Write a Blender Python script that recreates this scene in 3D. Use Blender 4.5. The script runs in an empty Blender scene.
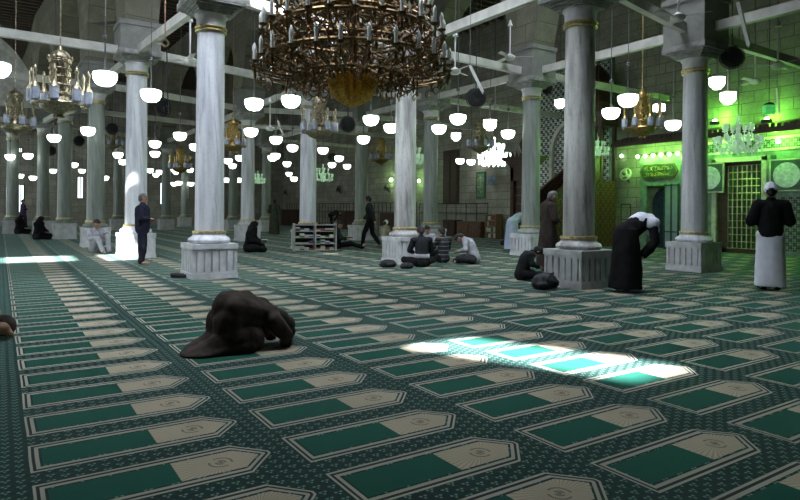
import bpy, math, random
from mathutils import Vector, Matrix, noise
random.seed(7)
C = bpy.context.scene.collection
PI = math.pi
# ------------------------------------------------------------ camera geometry
F, VH, RO, H = 610.0, 210.5, 0.0087, 1.25
AZ = math.atan2(400, F)
sa, ca = math.sin(AZ), math.cos(AZ)
def ray(u, v):
    X = u-400; Z = VH-v
    x = X*math.cos(RO)-Z*math.sin(RO); zz = Z*math.cos(RO)+X*math.sin(RO)
    r = x/F
    return Vector((sa+r*ca, ca-r*sa, zz/F))          # per metre of depth
def at_z(u, v, z=0.0):
    d = ray(u, v); t = (z-H)/d.z
    return Vector((0, 0, H))+d*t
def at_d(u, v, dep): return Vector((0, 0, H))+ray(u, v)*dep
def at_x(u, v, X):
    d = ray(u, v); return Vector((0, 0, H))+d*(X/d.x)
def at_y(u, v, Y):
    d = ray(u, v); return Vector((0, 0, H))+d*(Y/d.y)

# ------------------------------------------------------------ node helpers
class NT:
    def __init__(s, m): s.n = m.node_tree.nodes; s.l = m.node_tree.links
    def val(s, x, sock):
        if isinstance(x, (int, float)): sock.default_value = x
        elif isinstance(x, tuple): sock.default_value = x if len(x) == 4 or sock.type == 'VECTOR' else x+(1,)
        else: s.l.new(x, sock)
    def m(s, op, a, b=0.0, c=0.0):
        n = s.n.new('ShaderNodeMath'); n.operation = op
        s.val(a, n.inputs[0]); s.val(b, n.inputs[1]); s.val(c, n.inputs[2]); return n.outputs[0]
    def mix(s, f, a, b):
        n = s.n.new('ShaderNodeMix'); n.data_type = 'RGBA'
        s.val(f, n.inputs[0]); s.val(a, n.inputs[6]); s.val(b, n.inputs[7]); return n.outputs[2]
    def tc(s, k='Object'): return s.n.new('ShaderNodeTexCoord').outputs[k]
    def sep(s, v):
        n = s.n.new('ShaderNodeSeparateXYZ'); s.l.new(v, n.inputs[0]); return n.outputs
    def comb(s, x, y, z):
        n = s.n.new('ShaderNodeCombineXYZ')
        for q, w in zip((x, y, z), n.inputs): s.val(q, w)
        return n.outputs[0]
    def noise(s, v, sc, det=3.0, rough=.5):
        n = s.n.new('ShaderNodeTexNoise'); s.l.new(v, n.inputs['Vector'])
        n.inputs['Scale'].default_value = sc; n.inputs['Detail'].default_value = det; n.inputs['Roughness'].default_value = rough
        return n.outputs['Fac']
    def ramp(s, f, lo, hi):
        n = s.n.new('ShaderNodeMapRange'); s.val(f, n.inputs[0]); n.inputs[1].default_value = lo; n.inputs[2].default_value = hi
        return n.outputs[0]
MATS = {}
def newmat(name):
    m = bpy.data.materials.new(name); m.use_nodes = True; MATS[name] = m
    b = m.node_tree.nodes['Principled BSDF']; return m, b, NT(m)
def mat(name, col, rough=.7, metal=0.0, var=.25, sc=6.0, emit=None, es=0.0, alpha=None, trans=0.0, spec=.5, bump=0.0, sheen=0.0):
    m, b, t = newmat(name)
    n = t.noise(t.tc(), sc, 4.0)
    lo = tuple(c*(1-var) for c in col)+(1,); hi = tuple(min(1, c*(1+var)) for c in col)+(1,)
    t.l.new(t.mix(t.ramp(n, .3, .7), lo, hi), b.inputs['Base Color'])
    b.inputs['Roughness'].default_value = rough; b.inputs['Metallic'].default_value = metal
    b.inputs['Specular IOR Level'].default_value = spec
    if sheen: b.inputs['Sheen Weight'].default_value = sheen
    if trans: b.inputs['Transmission Weight'].default_value = trans
    if emit:
        b.inputs['Emission Color'].default_value = emit+(1,); b.inputs['Emission Strength'].default_value = es
    if bump:
        bp = t.n.new('ShaderNodeBump'); bp.inputs['Strength'].default_value = bump
        t.l.new(n, bp.inputs['Height']); t.l.new(bp.outputs[0], b.inputs['Normal'])
    return m
def stone_mat(name, axis, c1, c2, mortar, bw=.75, bh=.36, var=.5, msize=.012):
    m, b, t = newmat(name)
    x, y, z = t.sep(t.tc())[:3]
    hcoord = y if axis == 'x' else (x if axis == 'y' else t.m('ADD', x, y))
    v = t.comb(hcoord, z, 0.0)
    br = t.n.new('ShaderNodeTexBrick'); t.l.new(v, br.inputs['Vector'])
    br.inputs['Scale'].default_value = 1; br.inputs['Brick Width'].default_value = bw; br.inputs['Row Height'].default_value = bh
    br.inputs['Mortar Size'].default_value = msize; br.inputs['Color1'].default_value = c1+(1,); br.inputs['Color2'].default_value = c2+(1,)
    br.inputs['Mortar'].default_value = mortar+(1,); br.inputs['Mortar Smooth'].default_value = .3
    n = t.noise(t.tc(), 1.3, 6.0, .65)
    dirty = t.mix(t.ramp(n, .35, .7), br.outputs['Color'], tuple(c*(1-var) for c in c1))
    n2 = t.noise(t.tc(), 14, 4.0)
    t.l.new(t.mix(t.m('MULTIPLY', t.ramp(n2, .45, .8), .35), dirty, mortar), b.inputs['Base Color'])
    b.inputs['Roughness'].default_value = .85
    bp = t.n.new('ShaderNodeBump'); bp.inputs['Strength'].default_value = .3; bp.inputs['Distance'].default_value = .02
    t.l.new(t.m('SUBTRACT', n2, t.m('MULTIPLY', br.outputs['Fac'], 1.0)), bp.inputs['Height']); t.l.new(bp.outputs[0], b.inputs['Normal'])
    return m
def marble_mat(name, base, vein, dark, sx=9.0, sz=.55, off=0.0):
    m, b, t = newmat(name)
    x, y, z = t.sep(t.tc())[:3]
    v = t.comb(t.m('MULTIPLY_ADD', z, .3, t.m('MULTIPLY_ADD', x, sx, off)), t.m('MULTIPLY', y, sx), t.m('MULTIPLY', z, sz))
    n = t.noise(v, 1.0, 6.0, .6); n2 = t.noise(v, 2.3, 4.0, .6)
    c = t.mix(t.ramp(n, .42, .6), base, vein)
    c = t.mix(t.m('MULTIPLY', t.ramp(n2, .55, .72), .8), c, dark)
    g = t.noise(t.tc(), 20, 3.0)
    c = t.mix(t.m('MULTIPLY', t.ramp(g, .5, .8), .25), c, dark)
    t.l.new(c, b.inputs['Base Color']); b.inputs['Roughness'].default_value = .38
    return m

# marbles and stones
marble_mat('marble_pale', (.64, .65, .67), (.47, .48, .52), (.24, .23, .29), 7.0)
marble_mat('marble_streak', (.6, .6, .57), (.34, .33, .32), (.11, .1, .1), 5.0, .5, 3.0)
marble_mat('marble_green', (.27, .3, .27), (.18, .2, .185), (.09, .1, .1), 6.0, .6, 9.0)
mat('pedestal_marble', (.55, .55, .57), .5, var=.2, sc=5)
mat('slot_dark', (.1, .1, .1), .8)
mat('capital_stone', (.26, .26, .25), .75, var=.35, sc=7, bump=.3)
stone_mat('impost_stone', 'xy', (.3, .3, .28), (.25, .25, .23), (.12, .12, .1), 2.5, 1.2)
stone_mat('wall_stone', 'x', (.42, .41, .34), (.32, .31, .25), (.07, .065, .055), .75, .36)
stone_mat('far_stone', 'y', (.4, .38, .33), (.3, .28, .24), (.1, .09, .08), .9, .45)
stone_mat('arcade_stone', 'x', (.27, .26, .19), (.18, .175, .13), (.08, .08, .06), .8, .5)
mat('ring_gold', (.55, .45, .2), .35, .9, var=.4, sc=20)
mat('ceiling_wood', (.07, .05, .035), .7, sc=3)
mat('beam_paint', (.5, .49, .45), .6, var=.2, sc=3)
mat('black_iron', (.015, .015, .016), .5, .3)
mat('grey_iron', (.12, .12, .12), .5, .5)
mat('wood_dark', (.05, .022, .013), .55, var=.4, sc=9)
mat('wood_brown', (.13, .06, .03), .5, var=.4, sc=9)
mat('wood_oak', (.25, .17, .08), .5, var=.3, sc=8)
mat('brass', (.5, .36, .14), .35, .9, var=.45, sc=25)
mat('bronze', (.15, .09, .038), .38, .85, var=.5, sc=30)
mat('gold_leaf', (.55, .36, .08), .3, .9, var=.4, sc=20)
mat('silver', (.36, .31, .21), .4, .8, var=.5, sc=25)
mat('candle', (.75, .74, .72), .5, var=.05)
mat('lamp_glass', (.9, .9, .88), .3, var=.02, emit=(.9, 1.0, .9), es=7.0)
mat('lantern_glass', (.3, .33, .4), .25, var=.35, emit=(.7, .75, 1.0), es=.03)
mat('crystal', (.75, .85, .78), .08, var=.1, trans=.6, emit=(.6, 1, .6), es=.12)
mat('crystal_lit', (.9, 1, .95), .2, var=.05, emit=(.85, 1, .9), es=4.0)
mat('green_bulb', (.6, 1, .6), .3, var=.02, emit=(.6, 1.0, .45), es=12.0)
mat('white_enamel', (.6, .6, .58), .4, var=.08)
mat('fan_black', (.012, .012, .014), .5)
mat('white_plaster', (.55, .53, .5), .8)
mat('green_paint', (.1, .28, .08), .6, var=.2)
mat('green_tinted_marble', (.16, .26, .2), .4, var=.4, sc=5)
mat('dark_green_marble', (.02, .07, .045), .35, var=.4, sc=7)
mat('plaque_gold', (.16, .11, .02), .5, .4)
mat('mirror_disc', (.45, .55, .5), .3, .3, var=.35, sc=14)
mat('glass_door', (.3, .4, .42), .15, var=.1, spec=.8)
mat('navy_glass', (.03, .045, .07), .15, var=.3)
mat('paper', (.6, .58, .5), .8)
mat('skin_light', (.42, .24, .16), .6, var=.1); mat('skin_tan', (.28, .15, .09), .6, var=.1)
mat('hair_black', (.012, .01, .01), .7, bump=.5, sc=60); mat('hair_grey', (.12, .12, .12), .7, bump=.5, sc=60)
mat('lip', (.2, .07, .06), .6)
mat('bag_black', (.014, .014, .017), .75, bump=.3, sc=12)
mat('rubber', (.02, .02, .022), .7)
mat('book_red', (.25, .06, .04)); mat('book_green', (.05, .14, .07)); mat('book_cream', (.55, .5, .38)); mat('book_blue', (.07, .1, .22)); mat('book_white', (.5, .5, .48))
mat('wall_fan_blue', (.1, .25, .5), .5); mat('wall_fan_olive', (.35, .4, .1), .5)
def cloth(name, col, var=.3):
    m = mat(name, col, .95, var=var, sc=7, bump=.25, spec=.15); return m
cloth('robe_brown', (.055, .042, .037)); cloth('robe_black', (.01, .01, .011)); cloth('navy', (.022, .022, .04))
cloth('grey_shirt', (.38, .38, .42)); cloth('beige', (.4, .36, .28)); cloth('white_cloth', (.78, .8, .9), .08)
cloth('pale_blue', (.45, .52, .68), .1); cloth('olive', (.05, .06, .04)); cloth('dark_cloth', (.02, .022, .024))
cloth('brown_robe', (.036, .027, .024)); cloth('purple', (.05, .03, .08)); cloth('charcoal', (.035, .035, .04)); cloth('sock', (.5, .55, .7), .1)

# striped jacket
m_, b_, t_ = newmat('striped')
z_ = t_.sep(t_.tc())[2]
s_ = t_.m('GREATER_THAN', t_.m('FRACT', t_.m('MULTIPLY', z_, 9.0)), .86)
t_.l.new(t_.mix(s_, (.015, .015, .018), (.2, .2, .21)), b_.inputs['Base Color']); b_.inputs['Roughness'].default_value = .9

# ceramic mosaic (white star-work on near black)
m_, b_, t_ = newmat('mosaic')
x, y, z = t_.sep(t_.tc())[:3]
def star(t, p, q, k):
    a = t.m('SINE', t.m('MULTIPLY', p, k)); b = t.m('SINE', t.m('MULTIPLY', q, k))
    c = t.m('SINE', t.m('MULTIPLY', t.m('ADD', p, q), k*1.5)); d = t.m('SINE', t.m('MULTIPLY', t.m('SUBTRACT', p, q), k*1.5))
    return t.m('ADD', t.m('MULTIPLY', a, b), t.m('MULTIPLY', c, d))
f1 = star(t_, y, z, 24.0); nn = t_.noise(t_.tc(), 11, 2.0)
f1 = t_.m('ADD', f1, t_.m('MULTIPLY_ADD', nn, 1.6, -.8))
t_.l.new(t_.mix(t_.m('GREATER_THAN', f1, .05), (.025, .03, .03), (.62, .66, .64)), b_.inputs['Base Color'])
b_.inputs['Roughness'].default_value = .3
m_, b_, t_ = newmat('dado_pattern')
x, y, z = t_.sep(t_.tc())[:3]
f1 = star(t_, y, z, 30.0)
t_.l.new(t_.mix(t_.m('GREATER_THAN', f1, .1), (.03, .05, .04), (.2, .26, .22)), b_.inputs['Base Color'])
m_, b_, t_ = newmat('panel_wood')       # carved wood lattice panels of the pulpit
x, y, z = t_.sep(t_.tc())[:3]
f1 = star(t_, x, z, 22.0)
t_.l.new(t_.mix(t_.m('GREATER_THAN', f1, .15), (.035, .016, .01), (.12, .055, .03)), b_.inputs['Base Color']); b_.inputs['Roughness'].default_value = .45

# ------------------------------------------------------------ the carpet: woven prayer mats
def carpet():
    m, b, t = newmat('carpet')
    M = t.m
    x, y, z = t.sep(t.tc())[:3]
    wob = M('MULTIPLY_ADD', t.noise(t.tc(), 1.1, 2.0), .02, -.01)
    x = M('ADD', x, wob)
    PX, PY, W = 1.168, .5395, .385
    k = M('FLOOR', M('DIVIDE', M('SUBTRACT', x, .13), PX))
    u = M('SUBTRACT', M('SUBTRACT', x, .13), M('MULTIPLY', k, PX))
    yo = M('SUBTRACT', M('SUBTRACT', y, .105), M('MULTIPLY', k, -.045))
    v = M('SUBTRACT', yo, M('MULTIPLY', M('FLOOR', M('DIVIDE', yo, PY)), PY))
    av = M('ABSOLUTE', M('SUBTRACT', v, W/2))
    ev = M('MULTIPLY', M('SUBTRACT', W/2, av), .74)
    L = math.hypot(.19, .17)
    # flattened house-shaped head
    es = M('DIVIDE', M('SUBTRACT', M('MULTIPLY', M('SUBTRACT', 1.06, u), .1925), M('MULTIPLY', av, .17)), L)
    e = M('MINIMUM', M('MINIMUM', u, ev), M('MINIMUM', es, M('SUBTRACT', 1.045, u)))
    inside = M('GREATER_THAN', e, 0.0)
    def band(a, c): return M('MULTIPLY', M('GREATER_THAN', e, a), M('LESS_THAN', e, c))
    fine = t.noise(t.tc(), 90, 2.0); mid = t.noise(t.tc(), 30, 3.0); big = t.noise(t.tc(), .9, 4.0)
    # ground: sprigs on dark green
    cx = M('SUBTRACT', M('FRACT', M('MULTIPLY', x, 17.0)), .5)
    row = M('FLOOR', M('MULTIPLY', x, 17.0))
    cy = M('SUBTRACT', M('FRACT', M('ADD', M('MULTIPLY', y, 15.0), M('MULTIPLY', row, .5))), .5)
    rr = M('SQRT', M('ADD', M('MULTIPLY', cx, cx), M('MULTIPLY', M('MULTIPLY', cy, cy), 1.6)))
    ang = M('ARCTAN2', cy, cx)
    pet = M('MULTIPLY_ADD', M('SINE', M('MULTIPLY', ang, 3.0)), .13, .25)
    spr = M('MULTIPLY', M('LESS_THAN', rr, pet), M('GREATER_THAN', rr, .13))
    ground = t.mix(t.ramp(mid, .35, .7), (.006, .02, .017), (.011, .035, .029))
    ground = t.mix(M('MULTIPLY', spr, .85), ground, (.13, .23, .19))
    green = t.mix(fine, (.003, .052, .034), (.005, .082, .055))
    # ivory with a woven fan of radiating lines and a small emblem
    du = M('SUBTRACT', u, .79); dv = M('SUBTRACT', v, W/2)
    r2 = M('SQRT', M('ADD', M('MULTIPLY', du, du), M('MULTIPLY', dv, dv)))
    a2 = M('ARCTAN2', dv, du)
    rays = M('GREATER_THAN', M('SINE', M('MULTIPLY', a2, 44.0)), .3)
    ivory = t.mix(M('MULTIPLY', rays, .5), (.43, .36, .26), (.19, .155, .1))
    ivory = t.mix(M('MULTIPLY', fine, .3), ivory, (.2, .18, .14))
    emb = M('MULTIPLY', M('LESS_THAN', M('ABSOLUTE', M('SUBTRACT', M('ABSOLUTE', M('SUBTRACT', r2, .038)), .016)), .0055), M('GREATER_THAN', M('SINE', M('MULTIPLY', a2, 2.0)), -.75))
    emb2 = M('LESS_THAN', r2, .012)
    ivory = t.mix(M('MULTIPLY', M('MAXIMUM', emb, emb2), .7), ivory, (.06, .07, .05))
    field = t.mix(M('GREATER_THAN', u, .575), green, ivory)
    c = t.mix(inside, ground, (.34, .33, .27))
    c = t.mix(band(.012, .026), c, (.02, .02, .018))
    c = t.mix(M('MULTIPLY', band(.03, .044), .9), c, (.32, .31, .25))
    c = t.mix(M('GREATER_THAN', e, .056), c, field)
    c = t.mix(M('MULTIPLY', band(.044, .056), 1.0), c, ground)
    # plain border strip at the left edge
    c = t.mix(M('MULTIPLY', t.ramp(big, .45, .75), .22), c, (.02, .05, .045))
    t.l.new(c, b.inputs['Base Color']); b.inputs['Roughness'].default_value = .85
    b.inputs['Specular IOR Level'].default_value = .1
    b.inputs['Sheen Weight'].default_value = .12; b.inputs['Sheen Roughness'].default_value = .4
    b.inputs['Sheen Tint'].default_value = (.6, .9, .9, 1)
    bp = t.n.new('ShaderNodeBump'); bp.inputs['Strength'].default_value = .25; bp.inputs['Distance'].default_value = .004
    t.l.new(fine, bp.inputs['Height']); t.l.new(bp.outputs[0], b.inputs['Normal'])
carpet()

# ------------------------------------------------------------ mesh helpers
class MB:
    def __init__(s): s.v = []; s.f = []
    def add(s, vs, fs):
        o = len(s.v); s.v += [tuple(q) for q in vs]; s.f += [tuple(i+o for i in f) for f in fs]; return s
    def box(s, x0, y0, z0, x1, y1, z1):
        vs = [(x, y, z) for z in (z0, z1) for y in (y0, y1) for x in (x0, x1)]
        return s.add(vs, [(0, 2, 3, 1), (4, 5, 7, 6), (0, 1, 5, 4), (2, 6, 7, 3), (0, 4, 6, 2), (1, 3, 7, 5)])
    def obox(s, p, q, w, h):      # bar from p to q, w wide, h high
        p = Vector(p); q = Vector(q); d = (q-p).normalized()
        up = Vector((0, 0, 1)) if abs(d.z) < .95 else Vector((1, 0, 0))
        sd = d.cross(up).normalized(); up = sd.cross(d).normalized()
        vs = [a+sd*i*w/2+up*j*h/2 for a in (p, q) for j in (-1, 1) for i in (-1, 1)]
        return s.add(vs, [(0, 1, 3, 2), (4, 6, 7, 5), (0, 4, 5, 1), (2, 3, 7, 6), (0, 2, 6, 4), (1, 5, 7, 3)])
    def lathe(s, prof, seg=24, c=(0, 0, 0), sx=1, sy=1, wave=None):
        n = len(prof); vs = []
        for r, z in prof:
            for k in range(seg):
                a = 2*PI*k/seg; rr = r*(wave(a, z) if wave else 1)
                vs.append((c[0]+rr*sx*math.cos(a), c[1]+rr*sy*math.sin(a), c[2]+z))
        fs = []
        for i in range(n-1):
            for k in range(seg):
                k2 = (k+1) % seg; fs.append((i*seg+k, i*seg+k2, (i+1)*seg+k2, (i+1)*seg+k))
        fs.append(tuple(range(seg-1, -1, -1))); fs.append(tuple((n-1)*seg+k for k in range(seg)))
        return s.add(vs, fs)
    def tube(s, pts, r, seg=6):
        pts = [Vector(p) for p in pts]; n = len(pts); rs = r if isinstance(r, (list, tuple)) else [r]*n
        vs = []; ref = None
        for i, p in enumerate(pts):
            d = (pts[min(i+1, n-1)]-pts[max(i-1, 0)]).normalized()
            if ref is None:
                ref = d.cross(Vector((0, 0, 1)))
                if ref.length < .05: ref = d.cross(Vector((1, 0, 0)))
            ref = (ref-d*ref.dot(d)).normalized(); up = d.cross(ref)
            for k in range(seg):
                a = 2*PI*k/seg; vs.append(p+(ref*math.cos(a)+up*math.sin(a))*rs[i])
        fs = []
        for i in range(n-1):
            for k in range(seg):
                k2 = (k+1) % seg; fs.append((i*seg+k, i*seg+k2, (i+1)*seg+k2, (i+1)*seg+k))
        fs.append(tuple(range(seg-1, -1, -1))); fs.append(tuple((n-1)*seg+k for k in range(seg)))
        return s.add(vs, fs)
    def ring(s, R, r, z=0, seg=32, s2=6, c=(0, 0)):
        vs = []; fs = []
        for i in range(seg):
            a = 2*PI*i/seg
            for j in range(s2):
                b = 2*PI*j/s2; q = R+r*math.cos(b); vs.append((c[0]+q*math.cos(a), c[1]+q*math.sin(a), z+r*math.sin(b)))
        for i in range(seg):
            for j in range(s2):
                fs.append((i*s2+j, ((i+1) % seg)*s2+j, ((i+1) % seg)*s2+(j+1) % s2, i*s2+(j+1) % s2))
        return s.add(vs, fs)
    def prism(s, poly, axis, a, b):   # poly in the plane perpendicular to axis, extruded a..b
        n = len(poly)
        def P(p, t):
            return (t, p[0], p[1]) if axis == 'x' else ((p[0], t, p[1]) if axis == 'y' else (p[0], p[1], t))
        vs = [P(p, a) for p in poly]+[P(p, b) for p in poly]
        fs = [tuple(range(n)), tuple(range(2*n-1, n-1, -1))]+[(i, i+n, (i+1) % n+n, (i+1) % n) for i in range(n)]
        return s.add(vs, fs)
    def xf(s, M):
        s.v = [tuple(M @ Vector(q)) for q in s.v]; return s
    def mesh(s, name, material, smooth=False):
        me = bpy.data.meshes.new(name); me.from_pydata(s.v, [], s.f); me.materials.append(MATS[material])
        import bmesh
        bm = bmesh.new(); bm.from_mesh(me); bmesh.ops.recalc_face_normals(bm, faces=bm.faces); bm.to_mesh(me); bm.free()
        if smooth:
            for p in me.polygons: p.use_smooth = True
            try: me.set_sharp_from_angle(angle=math.radians(40))
            except Exception: pass
        return me
    def build(s, name, material, parent=None, smooth=False, loc=(0, 0, 0)):
        o = bpy.data.objects.new(name, s.mesh(name, material, smooth)); C.objects.link(o)
        o.location = loc
        if parent: o.parent = parent
        return o
def tag(o, label=None, cat=None, group=None, kind=None):
    if label: o['label'] = label
    if cat: o['category'] = cat
    if group: o['group'] = group
    if kind: o['kind'] = kind
    return o
def empty(name, loc, rz=0, label=None, cat=None, group=None):
    o = bpy.data.objects.new(name, None); C.objects.link(o); o.location = loc; o.rotation_euler.z = rz
    o.empty_display_size = .1
    return tag(o, label, cat, group)
KIDS = {}
def copy_tree(o, parent=None):
    c = o.copy(); C.objects.link(c)
    if parent: c.parent = parent
    for ch in list(o.children): copy_tree(ch, c)
    return c
def struct(o): o['kind'] = 'structure'; return o

# ------------------------------------------------------------ the setting
XW = 19.4            # qibla wall
YE = 47.0            # far end wall
ZC = 10.3
struct(MB().box(-8, -8, -.2, XW+.6, YE+.6, 0).build('floor', 'carpet'))
# ceiling with unseen holes, shaped to drop sun patches on floor, column and beam
sun_dir = Vector((.28, .58, -.77)).normalized()
def roof_hole(fx0, fx1, fy0, fy1):
    k = ZC/-sun_dir.z; ox, oy = -sun_dir.x*k, -sun_dir.y*k
    return (fx0+ox, fy0+oy, fx1+ox, fy1+oy)
holes = [roof_hole(.0, 1.5, 16.2, 18.0), roof_hole(2.2, 3.6, 15.9, 18.0)]+[roof_hole(3.16+.66*t, 3.9+.66*t, 4.66-t*1.5-.17, 4.66-t*1.5) for t in [k/10 for k in range(12)]]+[(1.75+k*.3, 7.44+k*.057, 2.05+k*.3, 7.67+k*.057) for k in range(10)]
FILL = [(.35, 8.5, 2.4, 3.4), (6.2, 7.0, 2.6, 3.0), (10.4, 8.6, 2.4, 3.0), (5.6, 16.5, 3, 3)]  # spots of added panes and fill lamps that stand in for roof daylight
xs = sorted(set([-8, XW+.6]+[h[0] for h in holes]+[h[2] for h in holes])); ys = sorted(set([-8, YE+.6]+[h[1] for h in holes]+[h[3] for h in holes]))
mb = MB()
for i in range(len(xs)-1):
    for j in range(len(ys)-1):
        cx, cy = (xs[i]+xs[i+1])/2, (ys[j]+ys[j+1])/2
        if any(h[0] < cx < h[2] and h[1] < cy < h[3] for h in holes): continue
        mb.box(xs[i], ys[j], ZC, xs[i+1], ys[j+1], ZC+.03)
for k in range(70):
    yy = 13+k*.5
    if yy < YE: mb.box(-8, yy, ZC-.18, XW, yy+.14, ZC+.01)
struct(mb.build('ceiling', 'ceiling_wood'))
mat('added_pane', (.75, .78, .8), .4, var=.03)
for i, (x, y, a, b) in enumerate(FILL): struct(MB().box(x-a/2, y-b/2, ZC-.03, x+a/2, y+b/2, ZC-.002).build('window_%d' % (20+i), 'added_pane'))  # opaque panes added above the fill lamps, not real windows
def wall_holes(name, material, axis, pos, th, a0, a1, z1, rects):
    A = sorted(set([a0, a1]+[r[0] for r in rects]+[r[2] for r in rects])); Z = sorted(set([0, z1]+[r[1] for r in rects]+[r[3] for r in rects]))
    mb = MB()
    for i in range(len(A)-1):
        for j in range(len(Z)-1):
            c, z = (A[i]+A[i+1])/2, (Z[j]+Z[j+1])/2
            if any(r[0] < c < r[2] and r[1] < z < r[3] for r in rects): continue
            if axis == 'x': mb.box(pos, A[i], Z[j], pos+th, A[i+1], Z[j+1])
            else: mb.box(A[i], pos, Z[j], A[i+1], pos+th, Z[j+1])
    return struct(mb.build(name, material))
# qibla wall: gate and door openings
GY0, GY1, GZ = 9.47, 10.87, 2.87
DY0, DY1, DZ = 12.2, 13.5, 2.2
wall_holes('wall_right', 'wall_stone', 'x', XW, .6, -8, YE+.6, ZC, [(GY0, 0, GY1, GZ), (DY0+.1, 0, DY1-.1, DZ)])
# far end wall with bright windows
wrects = []
for (u0, v0, u1, v1) in ((5, 186, 9.5, 215), (17, 184, 24.5, 213), (77, 176, 84, 199), (160, 182, 166, 205), (41, 140, 46, 150), (18, 147, 23, 153), (96, 180, 100, 200), (186, 186, 190, 200)):
    a = at_y(u0, v0, YE); b = at_y(u1, v1, YE); wrects.append((a.x, max(.3, b.z), b.x, a.z))
wall_holes('wall_back', 'far_stone', 'y', YE, .6, -8, XW, ZC, wrects)
for i, r in enumerate(wrects):
    w = MB(); t = .06
    w.box(r[0], YE+.1, r[1], r[0]+t, YE+.2, r[3]).box(r[2]-t, YE+.1, r[1], r[2], YE+.2, r[3]).box(r[0], YE+.1, r[1], r[2], YE+.2, r[1]+t).box(r[0], YE+.1, r[3]-t, r[2], YE+.2, r[3])
    w.box((r[0]+r[2])/2-.02, YE+.1, r[1], (r[0]+r[2])/2+.02, YE+.2, r[3])
    struct(w.build('window_%d' % (i+1), 'black_iron'))
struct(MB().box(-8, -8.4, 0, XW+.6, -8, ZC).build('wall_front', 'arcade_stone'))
wl = MB().box(-8.4, -8.4, 0, -8, 12, ZC).box(-8.4, 12, 6, -8, YE+.6, ZC)
for k in range(7): wl.box(-8.4, 15+k*5, 0, -8, 16+k*5, 6.1)
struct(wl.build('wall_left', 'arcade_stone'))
struct(MB().box(XW+2.6, 5, 0, XW+2.9, 16, 4.5).box(XW+.6, 5, 4.3, XW+2.6, 16, 4.5).box(XW+.6, 5, -.2, XW+2.6, 16, 0).box(XW+.6, 4.9, 0, XW+2.6, 5, 4.3).box(XW+.6, 16, 0, XW+2.6, 16.1, 4.3).build('wall_shrine', 'green_paint'))

# ------------------------------------------------------------ columns
cols = []
def column_proto(mat_shaft, R, hw=.4):
    root = empty('marble_column', (0, 0, 0))
    p = MB(); c = hw-.035
    p.box(-c, -c, .01, c, c, .6).box(-hw-.012, -hw-.012, 0, hw+.012, hw+.012, .1).box(-hw-.012, -hw-.012, .53, hw+.012, hw+.012, .62)
    n = 6; wslot = 2*hw/n; e2 = hw-.003
    p.box(-e2, -e2, .09, e2, e2, .13).box(-e2, -e2, .49, e2, e2, .54)
    for k in range(n+1):
        q = -hw+k*wslot; h2 = .05
        x0, x1 = max(-hw+.006, q-h2), min(hw-.006, q+h2); x2, x3 = max(-hw+.01, q-h2), min(hw-.01, q+h2)
        p.box(x0, -hw, .05, x1, -c+.01, .54).box(x0, c-.01, .05, x1, hw, .54).box(-hw, x2, .05, -c+.01, x3, .54).box(c-.01, x2, .05, hw, x3, .54)
    p.build('pedestal', 'pedestal_marble', root)
    MB().lathe([(.33, .62), (.37, .64), (.38, .68), (.36, .72), (.31, .745), (.29, .78), (.3, .8)], 32).build('base_moulding', mat_shaft, root, True)
    MB().lathe([(.285, .79), (.305, .81), (.3, .84), (.275, .85)], 32, wave=lambda a, z: 1+.02*math.cos(16*a)).build('base_ring', 'ring_gold', root, True)
    pr = [(.262, .845)]+[(.262-.016*k/8-.004*(k/8)**2, .85+(R-.85)*k/8) for k in range(9)]
    MB().lathe(pr, 40, wave=lambda a, z: 1+.012*math.cos(12*a)).build('shaft', mat_shaft, root, True)
    MB().ring(.262, .022, R, 32).ring(.27, .022, R+.06, 32).build('neck_ring', 'ring_gold', root, True)
    MB().lathe([(.25, R+.02), (.26, R+.08), (.265, R+.24), (.3, R+.28), (.3, R+.32)], 32).build('neck', 'pedestal_marble', root, True)
    cap = MB()
    for k in range(5):
        z0 = R+.3+k*.035; w = .3+.2*(k/4)**1.5; cap.box(-w, -w, z0, w, w, z0+.036)
    cap.box(-.5, -.5, R+.46, .5, .5, R+.56)
    cap.build('capital', 'capital_stone', root)
    MB().box(-.47, -.47, R+.56, .47, .47, 5.9).box(-.5, -.5, 5.78, .5, .5, 5.9).build('impost_block', 'impost_stone', root)
    return root
protos = {}
def column(x, y, label, ms='marble_pale', R=4.45, group=None):
    k = (ms, R)
    if k not in protos: protos[k] = r = column_proto(ms, R)
    else: r = copy_tree(protos[k])
    r.location = (x, y, 0); tag(r, label, 'column', group); cols.append((x, y)); return r
def xat(u, Y): return at_y(u, 211, Y).x
L1 = [(xat(209.5, 11.35), 11.35), (xat(136, 16.7), 16.7), (xat(95.5, 21.9), 21.9), (xat(64.5, 27.8), 27.8), (xat(43, 33.0), 33.0)]
L2 = [(8.2, 6.98), (8.2, 12.28), (8.2, 17.85), (8.2, 23.52), (8.3, 29), (8.2, 37.7)]
L3 = [(12.7, 7.63), (12.7, 12.55), (12.7, 17.41), (12.7, 22.36), (12.7, 27.5), (12.7, 33.3), (at_d(184.5, 211, 43).x, at_d(184.5, 211, 43).y)]
column(*L1[0], 'pale bluish marble column with gold rings, nearest on the left, right behind the prostrating man', 'marble_pale', 4.5)
column(*L1[1], 'marble column with brightly sunlit lower shaft beside the standing man in navy', 'marble_pale', 4.62)
column(*L1[2], 'marble column whose pedestal the grey-shirted seated man leans on', 'marble_green', 4.62)
column(*L1[3], 'marble column just left of the one the seated man leans on', 'marble_green', 4.62)
column(*L1[4], 'marble column behind the two dark seated figures at far left', 'marble_green', 4.62)
column(*L2[0], 'streaked grey marble column with the bowing woman in black to its right', 'marble_streak', 4.36)
column(*L2[1], 'veined marble column under the big bronze chandelier with men seated at its foot', 'marble_streak', 4.45)
column(*L2[2], 'marble column standing behind the white book rack', 'marble_pale', 4.45)
column(*L2[3], 'marble column behind the black-clad reader seated with open book', 'marble_pale', 4.45)
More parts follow.
